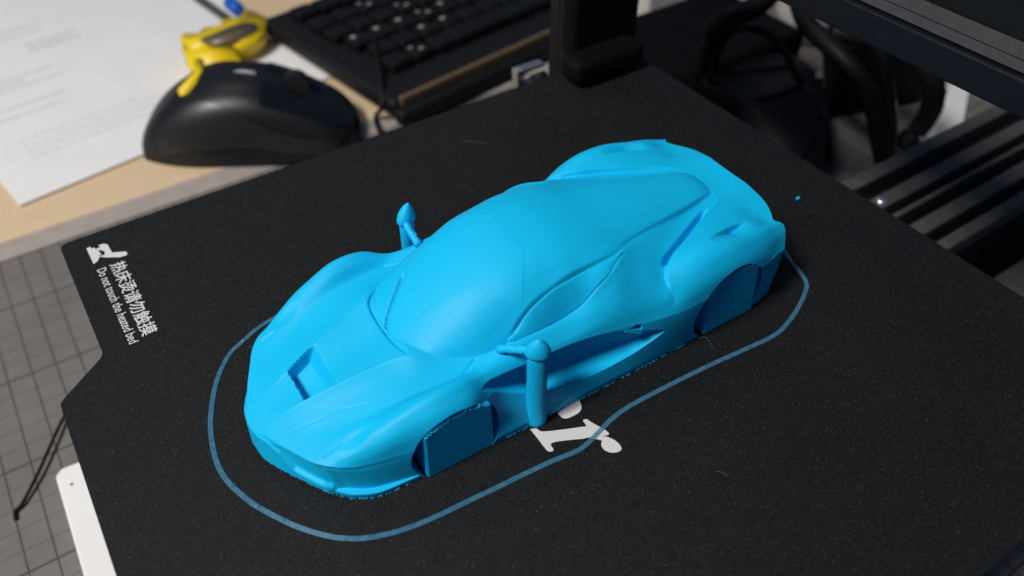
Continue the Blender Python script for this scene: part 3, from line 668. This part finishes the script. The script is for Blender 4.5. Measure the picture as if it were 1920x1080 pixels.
# ragged first layer along the foot of the print
def fringe():
    bm = bmesh.new()
    for side in (1, -1):
        pts = []
        for w_ in np.linspace(2, 26.6, 60): pts.append((float(pchip([0,5.5,7,16.3,22,26.6], [0.6,1.3,1.9,6.9,10.5,14.4], w_)), w_))
        for s_ in list(np.linspace(15, 29, 30)) + list(np.linspace(55, 114, 120)):
            pts.append((s_, float(pchip([14.4,20.8,29.6,40,51.5,62,80,100,120,140,148], [26.6,29.7,30.5,31.5,31.6,31.6,31.8,32.0,31.7,31.3,30.0], s_))))
        for s_, w_ in pts:
            if random.random() < 0.28: continue
            r1, r2 = random.uniform(.12, .30), random.uniform(.08, .16); h = random.uniform(.1, .4)
            x, y_ = s_ + random.uniform(-.1, .1), side*(w_ - random.uniform(0, .1))
            mt = Matrix.Translation((x*MM, -y_*MM, h/2*MM)) @ Matrix.Rotation(random.uniform(0, 3), 4, 'Z') @ Matrix.Diagonal((r1*MM*2, r2*MM*2, h*MM, 1))
            bmesh.ops.create_cube(bm, size=1.0, matrix=mt)
    o = obj('first_layer_fringe', bm, 'blue_support', car); o['kind'] = 'stuff'
fringe()
screen()
bm = bmesh.new()
for P in ([(66,32.5,1),(69,33.6,4),(73,33.2,3),(76,32.4,2.2)], [(70,32.8,3),(72.5,33.6,6),(75.5,32.9,4.2)], [(66.5,33,9),(68.5,33.6,8),(72,32.2,6.5)], [(118.6,32.6,0.4),(119.4,34.5,2.2),(119.8,37.5,0.2)], [(10,-33.4,0.3),(11.5,-31,0.8),(13,-27,1.2)], [(58.6,-27.4,14),(60,-28.6,17),(60.6,-29.4,16)]):
    tube(bm, smooth_path([(a*MM, -b2*MM, c*MM) for a, b2, c in P], 6), 0.00005, 5)
o = obj('stringing', bm, 'thin_strand', car); o['kind'] = 'stuff'

# ================================================================== skirt line drawn round the print
SK = [(191.4,-129.36),(189.7,-134.03),(187.75,-140.13),(185.69,-144.5),(182.17,-147.18),(174.63,-150.8),(166.77,-153.4),(160.44,-154.3),(150.71,-153.5),(139.76,-152.4),(130.35,-151.7),(119.45,-151.1),(110.44,-150.84),(104.65,-151.33),(100.24,-152.44),(93.63,-154.1),(90.14,-154.3),(84.42,-153.4),(75.4,-152.5),(67.96,-151.95),(60.88,-151.3),(52.44,-150.6),(45.8,-149.6),(39.87,-147.97),(34.37,-145.41),(29.53,-141.53),(25.21,-136.39),(22.01,-131.46),(18.23,-124.41),(16.26,-119.13),(14.88,-113.78),(14.59,-108.12),(15.6,-101.22),(17.46,-94.53),(20.65,-87.27),(24.29,-80.93),(29.36,-75.09),(34.47,-72.3),(42,-69.2),(55,-67.8),(75,-67),(90,-66.2),(105,-68),(130,-69),(160,-69.5),(175,-72),(183,-77),(188,-86),(191,-98),(192,-115)]
path = smooth_path([(x*MM, y*MM, 0) for x, y in SK], 6, True)
def ribbon(path, off, half, z0, z1, closed=True):
    vs = []; fs = []; n = len(path)
    for i, q in enumerate(path):
        t = (path[(i+1) % n] - path[i-1]).normalized(); nn = Vector((-t.y, t.x, 0))
        a, b2 = q + nn*(off - half), q + nn*(off + half); j = 1 + 0.25*math.sin(i*1.7)*math.sin(i*0.37)
        vs += [(a.x, a.y, z0), (a.x, a.y, z1*0.6*j), (q.x + nn.x*off, q.y + nn.y*off, z1*j), (b2.x, b2.y, z1*0.6*j), (b2.x, b2.y, z0)]
    for i in range(n if closed else n-1):
        a, b2 = i*5, ((i+1) % n)*5
        for k in range(4): fs.append((a+k, a+k+1, b2+k+1, b2+k))
    return vs, [], fs
sk = thing('skirt_line', 'thin translucent blue loop of filament drawn around the printed car', 'filament')
for off in (-0.42, 0.0, 0.42): obj('strand', ribbon(path, off*MM, 0.235*MM, 0.00001, 0.00022), 'thin_strand', sk, smooth=True)
for x, y, r in ((34.4, -72.4, 0.85), (18.4, -124.8, 0.7), (22.1, -131.6, 0.6), (160.2, -154.3, 0.5)):
    bm = bmesh.new(); bmesh.ops.create_icosphere(bm, subdivisions=2, radius=r*MM, matrix=Matrix.Translation((x*MM, y*MM, 0.0002)) @ Matrix.Diagonal((1, 0.8, 0.4, 1))); obj('blob', bm, 'thin_strand', sk, smooth=True)
# ================================================================== papers on the board
paper = thing('paper_sheets', 'white printed sheets stacked on the wooden board behind the mouse', 'paper')
PB = -0.1075
o1 = [(-0.0181, 0.1984), (0.0623, 0.2121), (0.1588, 0.3284), (0.1515, 0.4393), (-0.0433, 0.3393)]
c0, c1, c2 = Vector(o1[0]), Vector(o1[1]), Vector((-0.0322, 0.2846))
ex = (c1 - c0).normalized(); ey = Vector((-ex.y, ex.x))
ang = math.atan2(ex.y, ex.x)
def sheet(dx, dy, rot, z0, z1, w=0.297, h=0.210, name='sheet'):
    bm = bmesh.new(); prism(bm, [(0, 0), (h, 0), (h, w), (0, w)], 0, z1 - z0)
    o = obj(name, bm, 'paper', paper); o.location = (c0.x + dx, c0.y + dy, z0); o.rotation_euler = (0, 0, ang + rot); return o
sheet(0.004, 0.0045, 0.012, PB, PB + 0.0006); sheet(0.0015, 0.002, -0.006, PB + 0.0006, PB + 0.0011); top = sheet(0, 0, 0, PB + 0.0011, PB + 0.0016)
bm = bmesh.new()
def inkrow(x0, x1, y0, hh, gap=0.0012):
    x = x0
    while x < x1:
        l = random.uniform(0.003, 0.011); l = min(l, x1 - x)
        vs = [bm.verts.new((a, b2, 0.00053)) for a, b2 in ((x, y0), (x + l, y0), (x + l, y0 + hh), (x, y0 + hh))]; bm.faces.new(vs); x += l + gap
for y0 in (0.040, 0.047, 0.054, 0.062): inkrow(0.022, 0.112 - random.random()*0.02, y0, 0.0016)
for y0 in (0.092, 0.104, 0.128, 0.135, 0.142): inkrow(0.006, 0.05 + random.random()*0.03, y0, 0.0024, 0.0008)
for y0 in (0.172, 0.178, 0.184): inkrow(0.070, 0.105, y0, 0.003)
for y0 in (0.205, 0.215): inkrow(0.012, 0.09, y0, 0.002)
o = obj('printed_text', bm, 'paper_ink', top); o['kind'] = 'stuff'
# thin grey ruler-like pen lying across the papers
b = bmesh.new(); A = Vector((*(0.1453, 0.3980), -0.1025)); B = Vector((*(0.1527, 0.3494), -0.1025))
tube(b, [A, A.lerp(B, .1), A.lerp(B, .9), B], 0.0032, 10); tag(obj('grey_pen', b, 'belt_grey', smooth=True), 'slim grey pen on the papers beside the yellow clip', 'pen')
b = bmesh.new(); A = Vector((*(0.1602, 0.3584), -0.096)); B = Vector((*(0.1611, 0.3407), -0.096))
tube(b, [A, A.lerp(B, .1), A.lerp(B, .9), B], lambda t: 0.0052 if 0.05 < t < 0.95 else 0.004, 12); tag(obj('blue_cap', b, 'deep_blue', smooth=True), 'blue pen cap poking out behind the yellow clip', 'pen cap')

# ================================================================== yellow clip with a smoked window
yc_ = thing('yellow_clip', 'glossy yellow plastic clip with a smoked oval grip, behind the mouse', 'clip')
def slab(name, pix, z0, z1, mat, parent, bev=0.0015):
    bm = bmesh.new(); prism(bm, pix, z0, z1)
    bmesh.ops.bevel(bm, geom=[e for e in bm.edges], offset=bev, segments=3, affect='EDGES')
    return obj(name, bm, mat, parent, smooth=True)
slab('upper_jaw', [(0.1093, 0.3098), (0.1138, 0.3124), (0.1214, 0.3074), (0.1264, 0.3135), (0.1373, 0.3101), (0.1425, 0.3184), (0.1527, 0.3146), (0.1588, 0.3217), (0.1661, 0.3168), (0.1702, 0.3040), (0.1650, 0.2976), (0.1596, 0.2858), (0.1484, 0.2783), (0.1373, 0.2784), (0.1199, 0.2864), (0.1083, 0.2870)], -0.100, -0.088, 'yellow_plastic', yc_)
slab('lower_jaw', [(0.1072, 0.3013), (0.1372, 0.2796), (0.1334, 0.2592), (0.1109, 0.2716), (0.1048, 0.2800)], -0.1058, -0.0895, 'yellow_plastic', yc_)
slab('foot', [(0.1086, 0.3089), (0.1154, 0.2935), (0.1106, 0.2723), (0.1044, 0.2664), (0.1052, 0.2844)], -0.1058, -0.0955, 'yellow_plastic', yc_)
slab('clip_reflection', [(0.1049, 0.2304), (0.0999, 0.2123), (0.0936, 0.2018), (0.0836, 0.1985), (0.0806, 0.2026), (0.0876, 0.2102), (0.0953, 0.2168), (0.1001, 0.2336)], -0.0960, -0.0680, 'yellow_plastic', yc_, 0.0008)  # yellow slab on the mouse, standing in for the clip's reflection there
g = slab('grip', [(0.1195, 0.2951), (0.1287, 0.2973), (0.1418, 0.3008), (0.1533, 0.3009), (0.1589, 0.2953), (0.1572, 0.2868), (0.1483, 0.2815), (0.1361, 0.2786), (0.1244, 0.2828), (0.1193, 0.2890)], -0.089, -0.0866, 'smoked_plastic', yc_, 0.0006)

# ================================================================== mouse
mouse = thing('computer_mouse', 'black contoured computer mouse standing on the board next to the papers', 'mouse', (0.1165, 0.1945, PB), -0.52)
def mouse_surface(t, a, grow=0.0):
    # t: 0 rear .. 1 front ; a: 0 left .. 1 right over the top
    L = 0.124; x = -L/2 + L*t
    wl = 0.0335*math.sqrt(max(0, 1 - abs((t - 0.45)/0.56)**2.5)) if t < 0.45 else 0.0335*(1 - 0.18*((t - 0.45)/0.55)**2)*math.sqrt(max(0, 1 - max(0, (t - 0.86)/0.15)**2.2))
    hh = 0.0425*(math.sin(math.pi*(0.055 + 0.885*t**0.90))**0.72)
    hh *= 1 - 0.16*max(0, (t - 0.55)/0.45)**1.3
    th = math.pi*a; c, s = math.cos(th), math.sin(th)
    ex_ = 0.62
    y = -wl*math.copysign(abs(c)**ex_, c); z = hh*abs(s)**0.8
    waist = 1 - 0.10*math.exp(-((t - 0.58)/0.2)**2)*math.exp(-((z/hh - 0.35)/0.3)**2) if hh > 1e-5 else 1
    return Vector((x, y*waist*(1 + grow), z*(1 + grow) + 0.0004))
def mouse_patch(name, t0, t1, a0, a1, mat, nt_=48, na=48, grow=0.0, edge=None, parent=None):
    vs = []; fs = []
    for i in range(nt_+1):
        t = t0 + (t1 - t0)*i/nt_
        lo, hi = (edge(t) if edge else (a0, a1))
        for j in range(na+1): vs.append(mouse_surface(t, lo + (hi - lo)*j/na, grow)[:])
    k = na+1
    for i in range(nt_):
        for j in range(na): fs.append((i*k+j, (i+1)*k+j, (i+1)*k+j+1, i*k+j+1))
    o = obj(name, (vs, [], fs), mat, parent or mouse, smooth=True)
    return o
mouse_patch('shell', 0.0005, 0.9995, 0, 1, 'mouse_black', 70, 60)
b = bmesh.new(); vv = []
for t in np.linspace(0.0005, 0.9995, 50): vv.append(mouse_surface(t, 0)[:2])
for t in np.linspace(0.9995, 0.0005, 50): vv.append(mouse_surface(t, 1)[:2])
prism(b, vv, 0.0, 0.0012); obj('base_plate', b, 'mouse_gloss', mouse)
sidee = lambda t: (0.045 + 0.02*math.sin(t*5), 0.20 + 0.14*math.exp(-((t - 0.30)/0.20)**2) - 0.07*math.exp(-((t - 0.72)/0.18)**2))
def mouse_side(s): return (lambda t: sidee(t)) if s > 0 else (lambda t: tuple(1 - q for q in sidee(t))[::-1])
for s in (1, -1):
    mouse_patch('side_grip', 0.10, 0.93, 0, 1, 'mouse_rubber', 44, 24, grow=0.035, edge=mouse_side(s))
for s, lo, hi in ((0, 0.30, 0.475), (1, 0.525, 0.70)): mouse_patch('button', 0.60, 0.965, lo, hi, 'mouse_gloss', 24, 12, grow=0.02)
b = bmesh.new(); tube(b, [(0.030, -0.0035, 0.0345), (0.030, 0.0035, 0.0345)], 0.0075, 20); obj('scroll_wheel', b, 'mouse_rubber', mouse)
b = bmesh.new(); tube(b, smooth_path([(-0.004, 0.0015, 0.0418), (0.002, 0.001, 0.0421), (0.008, 0.0, 0.0414)], 4), 0.0014, 8); obj('indicator', b, 'silver', mouse)

# ================================================================== keyboard
KZ = -0.086
kb = thing('keyboard', 'black keyboard with pale key legends and a bronze front strip, behind the mouse', 'keyboard', (*(0.1917, 0.1565), PB), 0.165)
obj('case', newbox(0, 0.44, 0, 0.155, 0.004, 0.0165, bev=0.004, seg=3), 'keyboard_case', kb, smooth=False)
obj('wrist_rest', newbox(0, 0.44, -0.0085, 0.0005, 0.002, 0.012, bev=0.0025, seg=3), 'keyboard_case', kb)
obj('front_strip', newbox(0.006, 0.434, -0.0016, 0.0022, 0.0118, 0.0178, bev=0.0008), 'brass_trim', kb)
for fx in (0.02, 0.4): obj('foot', newbox(fx, fx + 0.02, 0.01, 0.02, 0.0, 0.0045), 'rubber_black', kb)
kc = bmesh.new(); box(kc, 0, 0.0165, 0, 0.0165, 0, 0.0075, bev=0.0022, seg=2); kme = bpy.data.meshes.new('key'); kc.to_mesh(kme); kc.free(); kme.materials.append(MAT['key_black'])
lg = bmesh.new(); box(lg, 0.0035, 0.0068, 0.0088, 0.0122, 0.0073, 0.00765); lme = bpy.data.meshes.new('legend'); lg.to_mesh(lme); lg.free(); lme.materials.append(MAT['key_legend'])
lg = bmesh.new(); box(lg, 0.0030, 0.0052, 0.0100, 0.0122, 0.0073, 0.00765); box(lg, 0.0072, 0.0105, 0.0045, 0.0066, 0.0073, 0.00765); lme2 = bpy.data.meshes.new('legend'); lg.to_mesh(lme2); lg.free(); lme2.materials.append(MAT['key_legend'])
for r in range(6):
    for c in range(19):
        x = 0.016 + c*0.0188 + (0.005, 0.009, 0.004, 0.0, 0.0, 0.0)[r]; y = 0.026 + r*0.0192 + (0.004 if r == 5 else 0)
        if r == 0 and 3 <= c <= 8: continue
        k = bpy.data.objects.new('key', kme); C.objects.link(k); k.parent = kb; k.location = (x, y, 0.0162); k.rotation_euler = (-0.05, 0, 0)
        if (r, c) not in ((0, 0),) and random.random() < 0.55:
            l = bpy.data.objects.new('legend', lme if random.random() < 0.6 else lme2); C.objects.link(l); l.parent = k; l.location = (0, 0, 0)
obj('key', newbox(0.075, 0.185, 0.026, 0.0425, 0.0162, 0.0237, bev=0.002), 'key_black', kb)

# ================================================================== cables on the board
def cable(name, pts, r, label, mat='rubber_black', group=None):
    b = bmesh.new(); tube(b, smooth_path(pts, 8), r, 8); return tag(obj(name, b, mat, smooth=True), label, 'cable', group)
cable('mouse_cable', [(*(0.2152, 0.2258), -0.082), (*(0.1966, 0.1815), -0.086), (*(0.1885, 0.1652), -0.0965), (*(0.1852, 0.1699), -0.1055), (*(0.1799, 0.1537), -0.1056), (*(0.1768, 0.1284), -0.1060)], 0.0015, 'thin black cable curling over the keyboard corner down onto the board edge')
cable('black_lead', [(*(0.2094, 0.1546), -0.1068), (*(0.2224, 0.1603), -0.1062), (*(0.2420, 0.1630), -0.1062), (*(0.2678, 0.1645), -0.1062), (*(0.2936, 0.1643), -0.1062)], 0.0014, 'black lead lying along the board edge beside the keyboard')
cable('thin_wire', [(*(-0.0294, 0.0378), -0.1086), (*(-0.0339, 0.0300), -0.1075), (*(-0.0445, 0.0128), -0.1075), (*(-0.0527, 0.0023), -0.1085), (*(-0.0560, 0.0002), -0.1090), (*(-0.0566, -0.0038), -0.1092)], 0.0007, 'short black wire with a hooked end lying on the grid mat')

# ================================================================== white card under the bed
card = thing('white_card', 'blank white card sticking out from under the print bed onto the mat', 'card')
bm = bmesh.new(); prism(bm, [(-0.0381, 0.0007), (-0.0362, 0.0017), (-0.0357, 0.0028), (-0.0285, 0.0021), (0.0242, -0.0134), (0.0240, -0.1252), (-0.0391, -0.0850)], -0.1098, -0.100)
bmesh.ops.bevel(bm, geom=[e for e in bm.edges], offset=0.0006, segments=2, affect='EDGES'); obj('card_face', bm, 'paper', card)
b = bmesh.new(); lathe(b, [(0.0007, -0.1001), (0.0006, -0.0999)], *(-0.0336, -0.0072), 10); obj('speck', b, 'belt_grey', card)

# ================================================================== printer frame
up = thing('upright_post', 'black slotted upright of the printer frame at the far bed corner', 'printer frame', (0, 0, 0))
bm = bmesh.new(); box(bm, 0.206, 0.243, 0.012, 0.016, -0.1098, 0.30); obj('post_web', bm, 'black_anodised', up)
for x0, x1 in ((0.206, 0.2115), (0.2165, 0.2225), (0.2275, 0.2335), (0.238, 0.243)): obj('post_rib', newbox(x0, x1, 0.006, 0.0119, -0.1098, 0.30, bev=0.0006), 'black_anodised', up)
obj('post_back', newbox(0.209, 0.240, 0.0161, 0.022, -0.1098, 0.30), 'black_anodised', up)
gb = thing('gantry_bracket', 'black gantry bracket hanging over the far corner of the print bed', 'bracket')
obj('bracket_plate', newbox(0.202, 0.236, -0.004, 0.0055, 0.006, 0.085, bev=0.002), 'matt_black', gb)
obj('roller_cover', newbox(0.194, 0.230, -0.0175, -0.0041, 0.002, 0.012, bev=0.0035, seg=3), 'matt_black', gb)
for x in (0.211, 0.227):
    b = bmesh.new(); tube(b, [(x, -0.0042, 0.060), (x, -0.0115, 0.060)], 0.009, 24); obj('roller', b, 'matt_black', gb)
# small metal clamp with its screw
cl = thing('metal_clamp', 'small bright metal clamp with a screw beside the upright post', 'clamp', (0, 0, 0))
obj('clamp_plate', newbox(0.1840, 0.1856, 0.010, 0.0145, -0.026, 0.000, bev=0.0004), 'silver', cl)
obj('clamp_top', newbox(0.1857, 0.198, 0.010, 0.0145, -0.0016, 0.000, bev=0.0004), 'silver', cl)
b = bmesh.new(); tube(b, [(0.1870, 0.013, -0.008), (0.2005, 0.013, -0.008)], 0.0022, 16); obj('screw', b, 'silver', cl, smooth=True)
obj('clamp_foot', newbox(0.1857, 0.210, 0.010, 0.020, -0.026, -0.0245, bev=0.0004), 'silver', cl)
# rail under the bed
rl = thing('slotted_rail', 'black slotted aluminium rail running out from under the print bed', 'rail')
obj('rail_core', newbox(0.02, 0.62, -0.1395, -0.0865, -0.086, -0.048), 'black_anodised', rl)
for y0, y1 in ((-0.0935, -0.0865), (-0.1085, -0.1015), (-0.1155, -0.1130), (-0.1285, -0.1215), (-0.1395, -0.1340)):
    obj('rail_rib', newbox(0.02, 0.62, y0, y1, -0.0479, -0.040, bev=0.0008), 'rail_black', rl)
b = bmesh.new(); lathe(b, [(0.0026, -0.0475), (0.0028, -0.0405), (0.0024, -0.0390), (0.0012, -0.0388)], 0.2920, -0.1050, 16); obj('screw', b, 'silver', rl, smooth=True)
for x in (0.06, 0.20): obj('bed_support', newbox(x, x + 0.03, -0.200, -0.03, -0.0398, -0.0050), 'black_anodised', rl)
for x in (0.05, 0.56): obj('rail_foot', newbox(x, x + 0.04, -0.135, -0.090, -0.1098, -0.0861), 'black_anodised', rl)
rs = thing('frame_rail', 'second black frame rail beyond the slotted rail, lower and plainer', 'rail')
obj('rail_bar', newbox(0.30, 0.70, -0.178, -0.150, -0.092, -0.062, bev=0.002), 'rail_black', rs)
for x in (0.34, 0.62): obj('rail_foot', newbox(x, x + 0.03, -0.175, -0.153, -0.1098, -0.0918), 'black_anodised', rs)
# cross beam of the gantry
gbm = thing('gantry_beam', 'dark cross beam of the printer gantry with a grey belt along its face', 'printer frame')
obj('beam_lower', newbox(0.2240, 0.2440, -0.40, 0.0055, 0.0550, 0.0645, bev=0.0006), 'navy_anodised', gbm)
obj('beam_core', newbox(0.2285, 0.2440, -0.40, 0.0055, 0.0646, 0.0850), 'black_anodised', gbm)
obj('beam_upper', newbox(0.2240, 0.2440, -0.40, 0.0055, 0.0851, 0.0950, bev=0.0006), 'navy_anodised', gbm)
obj('belt', newbox(0.2258, 0.2284, -0.40, 0.0055, 0.0652, 0.0679), 'belt_grey', gbm)
obj('belt', newbox(0.2258, 0.2284, -0.40, 0.0055, 0.0683, 0.0712), 'belt_grey', gbm)
# black motor housing and its braided leads behind the bed
mh = thing('motor_housing', 'rounded black housing with faint ribs standing beside the print bed', 'housing')
HP = [(0.3312, 0.0483), (0.3556, 0.0700), (0.3785, 0.0726), (0.4074, 0.0618), (0.4228, 0.0448), (0.4174, 0.0211), (0.3927, -0.0067), (0.3647, -0.0278), (0.3211, -0.0458), (0.3232, -0.0064)]
bm = bmesh.new(); prism(bm, HP, -0.1098, -0.075); bmesh.ops.bevel(bm, geom=[e for e in bm.edges], offset=0.006, segments=3, affect='EDGES'); obj('housing_shell', bm, 'rubber_black', mh, smooth=True)
for a, b2 in (((0.3574, 0.0532), (0.4023, 0.0350)), ((0.3563, 0.0175), (0.4060, 0.0133))):
    b = bmesh.new(); tube(b, [(*a, -0.0752), (*b2, -0.0752)], 0.0016, 8); obj('rib', b, 'matt_black', mh, smooth=True)
b = bmesh.new(); lathe(b, [(0.0022, -0.0752), (0.0024, -0.071), (0.0018, -0.0695)], *(0.3320, 0.0467), 16); obj('indicator_light', b, 'amber', mh, smooth=True)
cable('braided_lead', [(*(0.4017, 0.0447), -0.030), (*(0.3845, 0.0199), -0.035), (*(0.3788, -0.0089), -0.040), (*(0.3836, -0.0246), -0.050), (*(0.3952, -0.0318), -0.070), (*(0.4018, -0.0380), -0.090), (*(0.4118, -0.0379), -0.1045)], 0.0052, 'thick black braided lead hanging down between the housing and the rail', group=None)
cable('looped_lead', [(*(0.3960, 0.0091), -0.040), (*(0.4105, -0.0118), -0.040), (*(0.4178, -0.0342), -0.045), (*(0.4247, -0.0446), -0.060), (*(0.4367, -0.0406), -0.085), (*(0.4311, -0.0359), -0.1035)], 0.0062, 'thick black lead looping out towards the rail under the gantry beam')
cable('dark_lead', [(*(0.3568, 0.0626), -0.074), (*(0.3388, 0.0438), -0.045), (*(0.3183, 0.0229), -0.020), (*(0.3324, 0.0134), -0.010), (*(0.3481, 0.0132), 0.0)], 0.0055, 'black lead rising from the housing behind the upright post')
cable('thin_lead', [(*(0.3461, 0.0468), -0.072), (*(0.3326, 0.0270), -0.030), (*(0.3470, 0.0102), -0.030), (*(0.3907, 0.0172), -0.0722), (*(0.3846, -0.0088), -0.080), (*(0.3859, -0.0206), -0.107)], 0.0022, 'thin black lead draped over the rounded housing', 'rubber_black')
cable('glossy_lead', [(*(0.3824, -0.0160), -0.020), (*(0.3895, -0.0299), -0.040), (*(0.4036, -0.0340), -0.065), (*(0.4110, -0.0390), -0.090), (*(0.4182, -0.0387), -0.1080)], 0.0030, 'thin glossy black lead beside the thick braided lead', 'mouse_gloss')
hb2 = thing('power_box', 'large plain black box standing behind the motor housing', 'box')
bm = newbox(0.335, 0.44, 0.055, 0.135, -0.1098, -0.070, bev=0.004); obj('box_shell', bm, 'matt_black', hb2)
bm = newbox(0.268, 0.326, 0.006, 0.085, -0.1098, -0.060, bev=0.004); tag(obj('stepper_motor', bm, 'matt_black'), 'black square stepper motor at the foot of the upright post', 'motor')
bm = bmesh.new(); prism(bm, [(0.4253, 0.0148), (0.4598, 0.0040), (0.4913, -0.0059), (0.5822, 0.0522), (0.5160, 0.0962)], -0.1098, -0.062); tag(obj('control_box', bm, 'matt_black'), 'low black control box behind the braided lead', 'box')
# pale things farther back
b = bmesh.new(); lathe(b, [(0.020, PB + 0.0), (0.026, PB + 0.02), (0.028, PB + 0.06), (0.027, PB + 0.066), (0.024, PB + 0.064)], *(0.5025, 0.1003), 32)
tag(obj('white_cup', b, 'white_plastic', smooth=True), 'small white cup behind the black leads', 'cup')
bm = bmesh.new(); prism(bm, [(0.5583, 0.0267), (0.5805, 0.0119), (0.4747, -0.0475), (0.4328, -0.0401)], -0.1098, -0.1085); tag(obj('white_paper', bm, 'paper'), 'white paper lying on the mat behind the looped lead', 'paper')
bm = newbox(0.40, 0.44, 0.162, 0.24, PB, PB + 0.04, bev=0.003); tag(obj('pale_box', bm, 'white_plastic'), 'pale small box on the board behind the upright post', 'box')
# specks and fibres on the bed
b = bmesh.new(); tube(b, smooth_path([(0.2143, -0.1146, 0.0004), (0.2150, -0.1150, 0.0009), (0.2157, -0.1143, 0.0005)], 4), 0.0004, 6); tag(obj('filament_crumb', b, 'blue_plastic', smooth=True), 'tiny blue crumb of filament on the black sheet behind the car', 'filament')
for i, (P, r) in enumerate([([(0.1380, -0.0212, .0002), (0.1405, -0.0243, .0006), (0.1450, -0.0279, .0002)], .00006), ([(0.0540, -0.1131 - .012, .0002), (0.0350, -0.155, .0008), (0.030, -0.160, .0002)], .00006), ([(0.1150, -0.1780, .0002), (0.1162, -0.1792, .0005), (0.1166, -0.1806, .0002)], .00005)]):
    if i == 1: continue
    b = bmesh.new(); tube(b, smooth_path(P, 6), r, 5); tag(obj('dust_fibre', b, 'fibre'), ('long pale dust fibre on the black sheet between the car roof and the keyboard' if i == 0 else 'short curled dust fibre on the black sheet beyond the blue loop'), 'fibre', 'dust fibres on the sheet')
